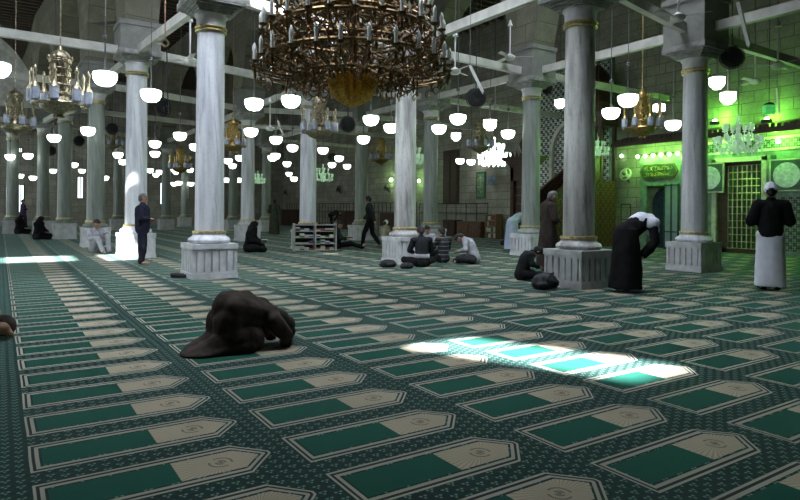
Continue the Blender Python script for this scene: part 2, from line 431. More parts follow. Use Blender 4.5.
column(*L2[5], 'slim distant marble column seen between the sunlit column and the pale bluish one', 'marble_green', 4.45)
column(*L3[0], 'grey marble column in front of the green lit wall, between door and gate', 'marble_pale', 4.3)
column(*L3[1], 'green tinted marble column in front of the wooden pulpit', 'marble_green', 4.45)
column(*L3[2], 'green marble column right behind the group of seated men', 'marble_green', 4.45)
column(*L3[3], 'marble column behind the walking man in dark clothes', 'marble_green', 4.45)
column(*L3[5], 'distant marble column just left of the standing man in olive robe', 'marble_green', 4.45)
column(*L3[6], 'farthest slim marble column left of the pale bluish one', 'marble_green', 4.45)
for u, d, lb in ((12.5, 29, 'marble column nearest the left edge of the picture'), (118, 35, 'distant marble column seen just left of the sunlit one'), (233, 36, 'distant marble column right beside the pale bluish one')):
    p = at_d(u, 211, d); column(p.x, p.y, lb, 'marble_green', 4.45)

# arcades over the column lines
def arcade(name, pts, th=.8, spring=5.9):
    mb = MB()
    for (x0, y0), (x1, y1) in zip(pts[:-1], pts[1:]):
        L = math.hypot(x1-x0, y1-y0); dx, dy = (x1-x0)/L, (y1-y0)/L
        n = 14; hs = L/2-.45; apex = min(3.2, hs*1.25)
        prof = []
        for k in range(n+1):
            s = -1+2*k/n; prof.append((L/2+hs*s, spring+apex*(1-abs(s)**2.2)**(1/1.9)))
        poly = [(0, spring), (.45, spring)]+prof[1:-1]+[(L-.45, spring), (L, spring)]
        # strips between intrados and ceiling
        vs = []; fs = []
        for (s, z) in poly:
            for o in (-th/2, th/2):
                bx, by = x0+dx*s-dy*o, y0+dy*s+dx*o
                vs += [(bx, by, z), (bx, by, ZC+.02)]
        for k in range(len(poly)-1):
            a = k*4; b = a+4
            fs += [(a, b, b+1, a+1), (a+2, a+3, b+3, b+2), (a, a+2, b+2, b), (a+1, b+1, b+3, a+3)]
        fs += [(0, 1, 3, 2), (a+4, a+6, a+7, a+5)]
        mb.add(vs, fs)
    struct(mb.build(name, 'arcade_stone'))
arcade('wall_arcade_left', L1+[(1.6, 40), (1.3, YE)])
arcade('wall_arcade_middle', [(8.2, -8), (8.2, 1.8)]+L2+[(8.2, YE)])
arcade('wall_arcade_right', [(12.7, 2.6)]+L3[:6]+[(12.7, 40), (12.7, YE)])

# pale plastered blind arch beyond the left bays
n = 14; pl = [(-4.5, 5.35), (-4.5, 8.3)]+[(-1.8+2.95*math.sin(PI/2*k/n), 5.35+2.95*math.cos(PI/2*k/n)) for k in range(0, n+1)]
struct(MB().prism(pl, 'y', 27.9, 28.2).build('wall_arch_infill', 'white_plaster'))
# tie beams
nb = [0]
def beam(x0, y0, x1, y1, z=5.22, w=.14, h=.2):
    nb[0] += 1; struct(MB().obox((x0, y0, z), (x1, y1, z), w, h).build('trim_%d' % nb[0], 'beam_paint'))
for L in (L1, [(8.2, 1.8)]+L2, [(12.7, 2.6)]+L3[:6]):
    for (a, b) in zip(L[:-1], L[1:]):
        beam(a[0], a[1]+.47, b[0], b[1]-.47)
for i in range(5):
    a, b = L1[i], L2[i+1]; beam(a[0]+.47, a[1], b[0]-.47, b[1])
    beam(-2, a[1]-.2, a[0]-.47, a[1])
for i in range(5): beam(L2[i][0]+.47, L2[i][1], L3[i][0]-.47, L3[i][1])
for i in range(6): beam(L3[i][0]+.47, L3[i][1], XW, L3[i][1]+.1)
for i, z in ((1, 4.1), (3, 4.1)):
    pass

# ------------------------------------------------------------ hanging bowl lamps
def drop(p, ztop=ZC): return ztop-p.z
def lamp_proto(kind):
    root = empty('hanging_lamp', (0, 0, 0))
    if kind == 'bowl':
        pr = [(.04, -.15), (.11, -.135), (.165, -.09), (.2, -.02), (.21, .05), (.2, .09), (.16, .105), (.06, .11)]
    else:
        pr = [(.03, -.2), (.1, -.19), (.1, -.15), (.15, -.13), (.19, -.07), (.2, 0), (.18, .06), (.2, .09), (.2, .11), (.05, .12)]
    MB().lathe(pr, 20).build('glass_bowl', 'lamp_glass', root, True)
    MB().lathe([(.07, .1), (.06, .13), (.02, .15), (.012, .7), (.05, .72), (.045, .77), (.01, .8)], 10).build('stem', 'grey_iron', root, True)
    MB().tube([(0, 0, .78), (0, 0, ZC-3.6)], .009, 5).build('chain', 'grey_iron', root)
    return root
lp = {'bowl': lamp_proto('bowl'), 'globe': lamp_proto('globe')}; lused = {}
LAMPS = [
 (-3, 69, 'b', 'white bowl lamp cut off by the left edge, beside the lantern chandelier'),
 (105, 78, 'b', 'large white bowl lamp right of the nearest lantern chandelier'),
 (151, 95, 'b', 'white bowl lamp right of the top of the sunlit column'),
 (254, 104, 'b', 'white bowl lamp first right of the pale bluish column, under the tie beam'),
 (291, 101, 'b', 'white bowl lamp under the left half of the bronze chandelier'),
 (371, 120, 'b', 'white bowl lamp just left of the veined column under the bronze chandelier'),
 (391, 128, 'b', 'small white bowl lamp touching the left side of the veined column'),
 (458, 119, 'b', 'white bowl lamp left of the black caged fan over the seated men'),
 (439, 129, 'b', 'white bowl lamp right of the green marble column over the seated men'),
 (456, 136, 'g', 'small stepped white globe lamp just below the bowl left of the caged fan'),
 (490, 124, 'g', 'white globe lamp just above the glowing crystal chandelier'),
 (508, 134, 'b', 'white bowl lamp right above the pulpit portal'),
 (560, 103, 'g', 'white globe lamp in front of the mosaic between two columns'),
 (611, 113, 'b', 'lower left lamp of the bright trio beside the brass lantern chandelier'),
 (628, 100, 'b', 'upper lamp of the bright trio beside the brass lantern chandelier'),
 (623, 116, 'g', 'smallest lamp of the bright trio beside the brass lantern chandelier'),
 (673, 125, 'b', 'white bowl lamp touching the left side of the column by the gate'),
 (717, 82, 'g', 'higher white globe lamp right of the column by the gate'),
 (728, 97, 'g', 'lower white globe lamp right of the column by the gate'),
 (54, 138, 'b', 'white bowl lamp below the nearest lantern chandelier'),
 (88, 131, 'b', 'white bowl lamp in front of the column the grey-shirted man leans on'),
 (10, 157, 'b', 'small white bowl lamp low at the far left edge'),
 (28, 156, 'b', 'white bowl lamp above the far left windows'),
 (118, 155, 'b', 'white bowl lamp immediately left of the sunlit column'),
 (155, 144, 'b', 'upper of two stacked bowl lamps right of the sunlit column'),
 (155, 154, 'b', 'lower of two stacked bowl lamps right of the sunlit column'),
 (180, 136, 'b', 'white bowl lamp left of the pale bluish column at mid height'),
 (251, 132, 'b', 'white bowl lamp in front of the column behind the reader'),
 (276, 140, 'b', 'white bowl lamp right of the column behind the reader'),
 (292.5, 148, 'b', 'white bowl lamp just left of the column behind the book rack'),
 (275.5, 156, 'b', 'upper right of two overlapping lamps between reader column and rack column'),
 (272.5, 158, 'b', 'lower left of two overlapping lamps between reader column and rack column'),
 (287, 164, 'b', 'small bowl lamp left of the rack column below the overlapping pair'),
 (228, 161, 'b', 'small bowl lamp touching the right side of the pale bluish column'),
 (232.5, 166, 'b', 'small bowl lamp slightly below and right of the one touching the pale bluish column'),
 (323, 150.5, 'b', 'bowl lamp right of the rack column nearest to it'),
 (339, 158.5, 'b', 'widest lamp of the cluster between rack column and walking man'),
 (332, 165, 'b', 'small lamp below the widest of the cluster between rack column and walking man'),
 (347, 166.5, 'b', 'small lamp rightmost of the cluster between rack column and walking man'),
 (332, 177, 'b', 'lowest small lamp of the cluster between rack column and walking man'),
 (363.5, 139.5, 'b', 'white bowl lamp in front of the column behind the walking man'),
 (460, 161, 'b', 'lamp left of the glowing crystal chandelier by the dark shutters'),
 (471, 162, 'b', 'lamp between the dark shutters and the glowing crystal chandelier')]
FAR = [(74, 165), (53, 171), (82, 171), (123, 162), (195, 147), (150, 170.5), (159.5, 172), (156, 175), (174.5, 170), (176, 172), (190, 170), (174, 184), (179, 183), (191, 184), (105, 178),
 (240, 158), (289, 174), (294, 179), (226.5, 180), (239, 180), (20, 176), (33, 178), (66, 174), (205, 182)]
def put_lamp(u, v, k, label, group=None, zz=3.6):
    k = 'bowl' if k == 'b' else 'globe'
    r = lp[k] if k not in lused else copy_tree(lp[k]); lused[k] = 1
    p = at_z(u, v, zz)
    if p.y > 44: p = Vector((0, 0, H))+ray(u, v)*(44/ray(u, v).y)
    r.location = p; tag(r, label, 'lamp', group); return r
LP3 = []
for u, v, k, lb in LAMPS:
    r = put_lamp(u, v, k, lb, None, {623: 5.0, 717: 4.75, 728: 4.35, 560: 5.2, 490: 3.85, 456: 4.3}.get(u, 3.6)); LP3.append(r.location.copy())
for u, v in FAR:
    if u < 100: lb, g = 'tiny distant white bowl lamp hanging in the far left bays, left of the sunlit column', 'tiny lamps in the far left bays'
    elif u < 205: lb, g = 'tiny distant white bowl lamp hanging between the sunlit and the pale bluish column', 'tiny lamps between sunlit and bluish columns'
    else: lb, g = 'tiny distant white bowl lamp hanging far back between pale bluish column and rack column', 'tiny lamps behind the reader'
    if u in (105, 123): lb, g = 'tiny distant white bowl lamp beside the left edge of the sunlit column', 'tiny lamps left of the sunlit column'
    zz = 3.6 if v < 177 else 3.0
    put_lamp(u, v, 'b', lb, g, zz)

# ------------------------------------------------------------ lantern chandeliers
def lantern_chandelier(metal):
    root = empty('lantern_chandelier', (0, 0, 0))     # origin at the lantern ring
    MB().lathe([(.02, .9), (.03, .88), (.045, .83), (.12, .79), (.165, .72), (.17, .66), (.16, .64)], 20).build('dome', metal, root, True)
    body = MB().lathe([(.13, .06), (.13, .64)], 20)
    for z in (.06, .08, .22, .36, .5, .62, .65): body.ring(.165, .016, z, 20, 5)
    for k in range(14):
        a = 2*PI*k/14
        for sg in (-1, 1): body.tube([(.16*math.cos(a+sg*t*.22), .16*math.sin(a+sg*t*.22), .07+t*.095) for t in range(7)], .009, 4)
    for k in range(10):
        a = 2*PI*k/10; body.lathe([(.012, .66), (.02, .69), (.004, .73)], 6, (.19*math.cos(a), .19*math.sin(a), 0))
    body.build('lattice_body', metal, root)
    MB().lathe([(.03, -.36), (.08, -.34), (.06, -.3), (.22, -.24), (.3, -.17), (.32, -.12), (.3, -.1), (.16, -.06), (.12, .1)], 24, wave=lambda a, z: 1+.03*math.cos(12*a)).build('bowl', metal, root, True)
    r = MB().ring(.43, .02, -.12, 32, 6)
    for k in range(8):
        a = 2*PI*k/8+.2; r.tube([(.12*math.cos(a), .12*math.sin(a), -.02), (.28*math.cos(a), .28*math.sin(a), -.14), (.43*math.cos(a), .43*math.sin(a), -.12)], .014, 5)
    r.build('ring', metal, root, True)
    for k in range(8):
        a = 2*PI*k/8+.2; x, y = .44*math.cos(a), .44*math.sin(a)
        g = MB().lathe([(.045, -.1), (.07, -.08), (.075, .08), (.07, .12)], 10, (x, y, 0)).build('small_lantern', 'lantern_glass', root, True)
        MB().lathe([(.08, .12), (.05, .17), (.03, .2), (.02, .36), (.035, .4), (.03, .44), (.006, .5)], 10, (x, y, 0)).build('lantern_cap', metal, g, True)
    MB().tube([(0, 0, .88), (0, 0, ZC-3.2)], .012, 5).build('chain', metal, root)
    return root
lc = {'silver': lantern_chandelier('silver'), 'brass': lantern_chandelier('brass')}; lcu = {}
def put_lc(u, v, wpx, metal, label, wm=1.04, _c=[0]):
    d = wm*F/wpx
    r = lc[metal] if metal not in lcu else copy_tree(lc[metal]); lcu[metal] = 1
    r.location = at_d(u, v, d); r.rotation_euler.z = random.random(); tag(r, label, 'chandelier')
    for ch in r.children:
        if ch.name.startswith('chain'): ch.data = MB().tube([(0, 0, .88), (0, 0, ZC-r.location.z)], .012, 5).mesh('chain', metal)
    return r
put_lc(60, 98, 60, 'silver', 'large silvery lantern chandelier hanging nearest at upper left')
put_lc(15, 122, 40, 'silver', 'silvery lantern chandelier with round top at the left edge')
put_lc(319, 128, 40, 'silver', 'lantern chandelier with pale lanterns just below the bronze chandelier')
put_lc(180, 166, 24, 'brass', 'small distant brass lantern chandelier left of the pale bluish column')
put_lc(233, 143, 30, 'brass', 'brass lantern chandelier just right of the pale bluish column')
put_lc(480, 144, 30, 'silver', 'silvery lantern chandelier hanging under the black caged fan over the shutters')
put_lc(642, 124, 42, 'brass', 'brass lantern chandelier hanging left of the column by the gate')
put_lc(381, 157, 24, 'brass', 'small brass lantern chandelier seen left of the veined column')
put_lc(113, 143, 22, 'silver', 'small distant lantern chandelier left of the sunlit column')

# ------------------------------------------------------------ crystal chandeliers
def crystal(matg, n=14, R=.5):
    root = empty('crystal_chandelier', (0, 0, 0))
    MB().lathe([(.02, .75), (.05, .7), (.03, .6), (.08, .52), (.05, .4), (.04, .2), (.12, .1), (.16, 0), (.1, -.1), (.03, -.2)], 16).build('glass_column', matg, root, True)
    for tier, (nn, RR, zz) in enumerate(((n, R, 0.0), (n//2, R*.6, .3))):
        for k in range(nn):
            a = 2*PI*k/nn; ca_, sa_ = math.cos(a), math.sin(a)
            am = MB().tube([(.05*ca_, .05*sa_, zz), (.45*RR*ca_, .45*RR*sa_, zz-.12), (.85*RR*ca_, .85*RR*sa_, zz-.06), (RR*ca_, RR*sa_, zz+.06)], .013, 5)
            am.lathe([(.02, 0), (.055, .015), (.03, .03)], 8, (RR*ca_, RR*sa_, zz+.05)).build('arm', matg, root)
            MB().lathe([(.02, .08), (.05, .12), (.055, .19), (.045, .22)], 8, (RR*ca_, RR*sa_, zz)).build('shade', matg, root, True)
            for j in range(2): MB().lathe([(.004, -.18), (.024, -.13), (.014, -.02)], 5, ((RR-.14*j)*ca_, (RR-.14*j)*sa_, zz+.02-.05*j)).build('prism', matg, root)
    MB().tube([(0, 0, .7), (0, 0, 1.0)], .01, 5).build('chain', 'grey_iron', root)
    return root
def chain_to(o, z0):
    for ch in o.children:
        if ch.name.startswith('chain'):
            ch.data = MB().tube([(0, 0, z0), (0, 0, (ZC-o.location.z)/o.scale.z)], .01/o.scale.z, 5).mesh('chain', 'grey_iron')
c1 = crystal('crystal'); c1.location = at_d(738, 146, 14.5); tag(c1, 'green tinted crystal chandelier hanging in front of the brass gate', 'chandelier'); chain_to(c1, .7)
c2 = crystal('crystal_lit'); c2.location = at_d(494, 160, 23); c2.scale = (1.15,)*3; tag(c2, 'dazzling lit crystal chandelier left of the pulpit', 'chandelier'); chain_to(c2, .7)
c3 = copy_tree(c1); c3.location = at_d(323, 178, 29); c3.scale = (.9,)*3; tag(c3, 'small crystal chandelier just right of the rack column', 'chandelier'); chain_to(c3, .7)
c4 = copy_tree(c1); c4.location = at_d(413, 160, 22); c4.scale = (.85,)*3; tag(c4, 'crystal chandelier seen between the veined and the green column', 'chandelier'); chain_to(c4, .7)
c5 = copy_tree(c1); c5.location = at_d(598, 152, 21); c5.scale = (.7,)*3; tag(c5, 'small crystal chandelier in front of the pulpit tower', 'chandelier'); chain_to(c5, .7)
c6 = copy_tree(c1); c6.location = at_d(258, 181, 31); c6.scale = (.7,)*3; tag(c6, 'tiny crystal chandelier right of the column behind the reader', 'chandelier'); chain_to(c6, .7)

# ------------------------------------------------------------ the great bronze chandelier
mat('gilt_dark', (.6, .36, .08), .35, .85, var=.5, sc=30)
def big_chandelier():
    D = 9.0; base = at_d(353, 70, D)
    root = empty('bronze_chandelier', base, 0, 'huge many-tiered dark bronze chandelier with candle lamps and a gilt bowl', 'chandelier')
    S = MB().lathe([(.05, -.5), (.08, -.3), (.07, -.1), (.14, 0), (.07, .1), (.06, .5), (.12, .6), (.06, .7), (.05, 1.2), (.1, 1.3), (.05, 1.4), (.05, 2.6)], 20)
    S.build('centre_stem', 'bronze', root, True)
    MB().lathe([(.02, -.55), (.1, -.52), (.22, -.44), (.3, -.3), (.34, -.18), (.33, -.1), (.25, -.08)], 72, wave=lambda a, z: 1+.13*math.cos(18*a)).build('gilt_bowl', 'gilt_dark', root, True)
    for R, z in ((.75, -.1), (1.25, .12), (1.0, .3), (1.15, .55), (.8, .75), (.95, .95), (.55, 1.15)):
        g = MB().ring(R, .028, z, 64, 6)
        for k in range(24):
            a = 2*PI*k/24; g.lathe([(.004, -.13), (.03, -.08), (.012, .0)], 6, (R*math.cos(a), R*math.sin(a), z))
            g.tube([((R+.08*math.sin(q*.9))*math.cos(a+q*.022), (R+.08*math.sin(q*.9))*math.sin(a+q*.022), z+.09*math.cos(q*.9)) for q in range(8)], .01, 4)
            if k % 4 == 0: g.tube([(.05*math.cos(a), .05*math.sin(a), z+.08), (R*.5*math.cos(a), R*.5*math.sin(a), z-.04), (R*math.cos(a), R*math.sin(a), z)], .018, 5)
        g.build('hoop', 'bronze', root, True)
    def arm_mesh(R0, R, dz, seed):
        rnd = random.Random(seed); m = MB()
        L = R-R0
        pts = [(R0, 0, 0)]+[(R0+L*t, 0, -.16*math.sin(t*PI)*(1-.3*t)+dz*t**2) for t in (.15, .3, .45, .6, .75, .88)]+[(R+.03, 0, dz*.9), (R, 0, dz+.06)]
        m.tube(pts, .016, 5)
        for c0, rr, sgn in ((R0+L*.35, .1, -1), (R0+L*.7, .08, 1), (R0+L*.88, .07, -1), (R0+L*.55, .06, 1)):
            z0 = -.12+dz*.3+sgn*.07; q = []
            for k in range(11):
                a = k/10*PI*1.9; r_ = rr*(1-.06*k); q.append((c0+r_*math.cos(a), .012*k*sgn, z0+r_*math.sin(a)*sgn))
            m.tube(q, .011, 5)
        m.lathe([(.015, .0), (.06, .02), (.065, .035), (.02, .04), (.018, .07)], 10, (R, 0, dz+.05))
        m.lathe([(.004, -.16), (.025, -.1), (.02, -.06), (.008, 0)], 6, (R, 0, dz+.02))
        m.lathe([(.004, -.1), (.02, -.06), (.008, 0)], 6, (R0+L*.5, 0, -.18))
        return m.mesh('arm', 'bronze', True)
    def candle_mesh(R, dz): return MB().lathe([(.022, .09), (.028, .12), (.024, .2), (.03, .23), (.028, .28), (.008, .33)], 8, (R, 0, dz)).mesh('candle', 'candle', True)
    tiers = [(26, .5, 1.42, .0, -.05), (26, .9, 1.33, .42, .0), (10, .3, .95, .0, .1), (16, .5, 1.12, .78, .08), (10, .4, .78, 1.1, .05), (10, .3, .6, 1.45, .05)]
    for ti, (n, R0, R, z, dz) in enumerate(tiers):
        ms = [arm_mesh(R0, R, dz, s+ti*7) for s in range(2)]; cm = candle_mesh(R, dz)
        for k in range(n):
            o = bpy.data.objects.new('arm', ms[k % 2]); C.objects.link(o); o.parent = root
            o.location = (0, 0, z+random.uniform(-.015, .015)); o.rotation_euler.z = 2*PI*(k+.5*(ti % 2))/n+random.uniform(-.02, .02)
            c = bpy.data.objects.new('candle', cm); C.objects.link(c); c.parent = o
    MB().tube([(0, 0, 2.5), (0, 0, ZC-base.z)], .03, 6).build('chain', 'bronze', root)
big_chandelier()

# ------------------------------------------------------------ fans
def ceiling_fan_proto():
    root = empty('ceiling_fan', (0, 0, 0))
    MB().lathe([(.03, -.1), (.1, -.08), (.14, -.03), (.14, .02), (.06, .07), (.02, .1)], 16).build('motor', 'white_enamel', root, True)
    MB().tube([(0, 0, .08), (0, 0, .9)], .02, 6).lathe([(.07, .85), (.05, .9), (.02, 1.0)], 10).tube([(0, 0, .95), (0, 0, 1.0)], .006, 4).build('down_rod', 'white_enamel', root, True)
    for k in range(3):
        a = 2*PI*k/3; b = MB().box(.1, -.02, -.005, .22, .02, .005)
        b.add([(.2, -.055, -.012), (.6, -.06, -.015), (.62, .05, .015), (.2, .05, .012), (.2, -.055, -.004), (.6, -.06, -.007), (.62, .05, .023), (.2, .05, .02)],
              [(0, 1, 2, 3), (4, 7, 6, 5), (0, 4, 5, 1), (1, 5, 6, 2), (2, 6, 7, 3), (3, 7, 4, 0)])
        b.xf(Matrix.Rotation(a, 4, 'Z')); b.build('blade', 'white_enamel', root)
    MB().tube([(0, 0, .95), (0, 0, 2)], .008, 4).build('chain', 'grey_iron', root)
    return root
cf = ceiling_fan_proto(); first = [True]
def put_fan(u, v, d, rz, label):
    r = cf if first[0] else copy_tree(cf); first[0] = False
    r.location = at_d(u, v, d); r.rotation_euler.z = rz; tag(r, label, 'fan'); chain_to(r, .95); return r
put_fan(510, 57, 16.5, 1.4, 'white ceiling fan high above the seated men, left of the mosaic')
put_fan(455, 71, 15, 2.5, 'white ceiling fan at the right end of the bronze chandelier')
put_fan(495, 107, 21, .5, 'white ceiling fan behind the black caged fan')
put_fan(678, 17, 12, .9, 'white ceiling fan in front of the top of the column by the gate')
put_fan(778, 65, 13.5, .2, 'white ceiling fan upper right with a long rod')
put_fan(755, 81, 17, 1.0, 'white ceiling fan lower right above the green lights')
put_fan(190, 60, 13.5, .4, 'small white ceiling fan left of the pale bluish column top')
put_fan(124, 70, 19, .4, 'ceiling fan in front of the sunlit column capital')
put_fan(270, 128, 20, .8, 'ceiling fan left of the pale lantern chandelier')
def caged_fan():
    root = empty('caged_fan', (0, 0, 0))
    cg = MB()
    for k in range(32):
        a = 2*PI*k/32
        cg.tube([(.09*1, 0+.03*math.cos(a), .03*math.sin(a)), (.1, .15*math.cos(a), .15*math.sin(a)), (.05, .25*math.cos(a), .25*math.sin(a)), (-.05, .26*math.cos(a), .26*math.sin(a)), (-.1, .14*math.cos(a), .14*math.sin(a))], .009, 4)
    for r_, x in ((.1, .1), (.18, .09), (.26, .0), (.18, -.08)):
        cg.add([(x+.01*math.cos(b), (r_+.01*math.sin(b))*math.cos(2*PI*i/24), (r_+.01*math.sin(b))*math.sin(2*PI*i/24)) for i in range(24) for b in (0, 2.1, 4.2)],
               [(i*3+j, ((i+1) % 24)*3+j, ((i+1) % 24)*3+(j+1) % 3, i*3+(j+1) % 3) for i in range(24) for j in range(3)])
    cg.build('cage', 'fan_black', root)
    for k in range(5):
        a = 2*PI*k/5
        MB().add([(.02, .03*math.cos(a), .03*math.sin(a)), (.03, .23*math.cos(a-.35), .23*math.sin(a-.35)), (-.02, .24*math.cos(a+.45), .24*math.sin(a+.45)), (.0, .03*math.cos(a+1), .03*math.sin(a+1)),
                  (.012, .03*math.cos(a), .03*math.sin(a)), (.022, .23*math.cos(a-.35), .23*math.sin(a-.35)), (-.028, .24*math.cos(a+.45), .24*math.sin(a+.45)), (-.008, .03*math.cos(a+1), .03*math.sin(a+1))],
                 [(0, 1, 2, 3), (4, 7, 6, 5), (0, 4, 5, 1), (1, 5, 6, 2), (2, 6, 7, 3), (3, 7, 4, 0)]).build('blade', 'fan_black', root)
    MB().lathe([(.05, -.08), (.2, -.05), (.235, -.02), (.235, .01), (.07, .04), (.03, .09)], 20).xf(Matrix.Rotation(PI/2, 4, 'Y')).build('motor', 'fan_black', root, True)
    MB().tube([(0, 0, .25), (0, 0, .5)], .02, 5).build('hanger', 'fan_black', root)
    MB().tube([(0, 0, .45), (0, 0, 2)], .01, 4).build('chain', 'fan_black', root)
    return root
gf = caged_fan(); gfirst = [True]
def put_caged(u, v, hpx, rz, label, tilt=0):
    r = gf if gfirst[0] else copy_tree(gf); gfirst[0] = False
    d = .54*F/hpx; r.location = at_d(u, v, d); r.rotation_euler.z = rz
    tag(r, label, 'fan')
    for ch in r.children:
        if ch.name.startswith('chain'): ch.data = MB().tube([(0, 0, .45), (0, 0, ZC-r.location.z)], .01, 4).mesh('chain', 'fan_black')
put_caged(476, 98, 21, -2.0, 'round black caged fan hanging over the shutters, above a lantern chandelier')
put_caged(732, 57, 25, -2.3, 'big round black caged fan right of the column by the gate')
put_caged(163, 107, 19, -1.2, 'bluish black round caged fan beside the bowl lamp right of the sunlit column')
put_caged(112, 129, 12, -2.0, 'round black caged fan touching the left side of the sunlit column')
put_caged(79, 141, 11, -2.0, 'round black caged fan between the two columns left of the seated man')
put_caged(51, 151, 10, -2.0, 'round black caged fan at far left just below the bowl lamp')
put_caged(348, 124, 17, -1.6, 'round black caged fan right below the bronze chandelier bowl')
put_caged(332, 157, 9, -2.0, 'tiny round black caged fan right of the rack column')
put_caged(110, 18+95, 8, -2.0, 'small black caged fan high left of the sunlit column')
put_caged(547, 88, 14, -1.5, 'black caged fan at the right side of the green column capital')

# tilted white strip lights and the rope pulley
def strip(u0, v0, u1, v1, d, label, w=.07):
    a, b = at_d(u0, v0, d), at_d(u1, v1, d)
    r = empty('strip_light', (a+b)/2, 0, label, 'light fixture'); o = (a+b)/2
    MB().obox(a-o, b-o, w, .05).build('batten', 'white_enamel', r)
    MB().tube([a-o+Vector((0, 0, -.04)), b-o+Vector((0, 0, -.04))], .016, 6).build('tube', 'candle', r)
    top = a if a.z > b.z else b
    MB().tube([top-o, (top.x-o.x, top.y-o.y, ZC-o.z)], .007, 4).build('chain', 'grey_iron', r)
strip(470, 66, 483, 92, 12.6, 'white strip light hanging at a slant above the black caged fan')
strip(738, 2, 749, 45, 12, 'slanted white strip light above the big black caged fan')
strip(278, 121, 283, 135, 18, 'thin slanted strip light under the left of the bronze chandelier', .06)
strip(777, 88, 779, 112, 16, 'upright strip light above the green lantern at right', .05)
p = at_d(165, 43, 11.2)
r = empty('rope_pulley', p, 0, 'metal pulley hook on a red and white rope near the upper left tie beam', 'pulley')
MB().ring(.06, .02, 0, 20, 6).xf(Matrix.Rotation(PI/2, 4, 'X')).tube([(0, 0, .05), (0, 0, .12)], .02, 6).obox((-.13, 0, 0), (-.04, 0, -.01), .05, .05).build('wheel', 'silver', r)
mat('rope_red', (.5, .25, .2), .8)
MB().tube([(0, 0, .1), (.01, 0, ZC-p.z)], .012, 5).build('rope', 'rope_red', r)
MB().tube([(.03, 0, -.03), (.07, 0, -1.35)], .012, 5).build('cable', 'fan_black', r)

# ------------------------------------------------------------ qibla wall furniture
def wbox(u0, v0, u1, v1, name, material, depth, X=XW, parent=None):
    """slab on the wall whose picture extent is given; returns y0,y1,z0,z1"""
    a, b = at_x(u0, v0, X), at_x(u1, v1, X)
    return min(a.y, b.y), max(a.y, b.y), min(a.z, b.z), max(a.z, b.z)
E_ = .004
# gate
y0, y1, z1 = GY0, GY1, GZ
plight_late = [((XW+2.2, 9.7, 2.4), 22, (.7, 1, .6)), ((XW+2.3, 9.6, 1.0), 8, (.75, 1, .7)), ((XW+1.5, 12.8, 2.4), 5, (.6, 1, .7))]
g = empty('brass_gate', (XW, (y0+y1)/2, 0), 0, 'tall brass grille gate in a dark frame on the green wall', 'gate'); yc = (y0+y1)/2
fr = MB().box(.05, y0-yc, 0, .25, y0-yc+.1, z1).box(.05, y1-yc-.28, 0, .25, y1-yc, z1).box(.05, y0-yc, z1-.1, .25, y1-yc, z1).box(.05, y0-yc, 0, .25, y1-yc, .14)
fr.build('frame', 'wood_dark', g)
bars = MB(); ya, yb = y0-yc+.1, y1-yc-.28
nbar = 7
for k in range(nbar+1): yy = ya+(yb-ya)*k/nbar; bars.tube([(.12, yy, .14), (.12, yy, z1-.1)], .017, 6)
for k in range(13): zz = .14+(z1-.24)*k/12; bars.tube([(.12, ya, zz), (.12, yb, zz)], .017, 6)
for k in range(nbar+1):
    for j in range(13): bars.lathe([(.01, -.02), (.024, 0), (.01, .02)], 6, (.12, ya+(yb-ya)*k/nbar, (.14+(z1-.24)*j/12)))
mat('pale_brass', (.6, .55, .38), .35, .7, var=.3)
bars.build('grille', 'pale_brass', g, True)
# door niche
yc = (DY0+DY1)/2
d = struct(MB().box(XW-.1, DY0-.15, 0, XW+.02, DY0+.1, 2.2).box(XW-.1, DY1-.1, 0, XW+.02, DY1+.15, 2.2).box(XW-.1, DY0-.15, 2.2, XW+.02, DY1+.15, 3.2).build('door_1', 'green_tinted_marble'))
am = MB(); n = 12; w = (DY1-DY0)/2-.12
poly = [(-w, 0), (-w, 1.6)]+[(-w*math.cos(PI*k/n), 1.6+.55*math.sin(PI*k/n)) for k in range(1, n)]+[(w, 1.6), (w, 0)]
am.prism([(yc+a, z) for a, z in poly], 'x', XW+.25, XW+.3); am.build('door_panel', 'navy_glass', d)
gp = MB().box(XW-.14, DY0-.05, .05, XW-.1, DY0+.45, 2.2); gp.build('door_leaf', 'glass_door', d)
fr = MB()
for q in (DY0-.06, DY0+.2, DY0+.45): fr.box(XW-.17, q-.02, 0, XW-.09, q+.02, 2.25)
for z in (.05, .6, 2.2): fr.box(XW-.17, DY0-.06, z-.02, XW-.09, DY0+.45, z+.02)
fr.build('door_frame', 'dark_green_marble', d)
# calligraphy sign, hexagonal
a, b = at_x(640, 165, XW-.12), at_x(678, 178, XW-.12)
sy0, sy1, sz0, sz1 = b.y, a.y, b.z, a.z
s = empty('calligraphy_sign', (XW-.122, (sy0+sy1)/2, (sz0+sz1)/2), 0, 'hexagonal dark green sign with gold script above the arched door', 'sign')
hw, hh = (sy1-sy0)/2, (sz1-sz0)/2
hexp = [(-hw, 0), (-hw+.15, hh), (hw-.15, hh), (hw, 0), (hw-.15, -hh), (-hw+.15, -hh)]
MB().prism([(p[0]*1.0, p[1]) for p in hexp], 'x', -.03, .02).build('board', 'plaque_gold', s)
MB().prism([(p[0]*.93, p[1]*.86) for p in hexp], 'x', -.036, -.03).build('field', 'dark_green_marble', s)
sc = MB(); rnd = random.Random(4)
def scribble(mb, yc, zc, w, h, X, n, rnd, th=.012):     # curved strokes of script
    for k in range(n):
        y = yc+w*(k/(n-1)-.5) if n > 1 else yc; pts = []
        a0 = rnd.random()*6; r_ = h*(.25+.3*rnd.random())
        for j in range(6): a = a0+j*.8; pts.append((X, y+r_*1.1*math.cos(a), zc+r_*math.sin(a)))
        mb.tube(pts, th*.6, 4)
        if k % 2: mb.tube([(X, y, zc-h*.4), (X, y+.01, zc+h*.45)], th*.6, 4)
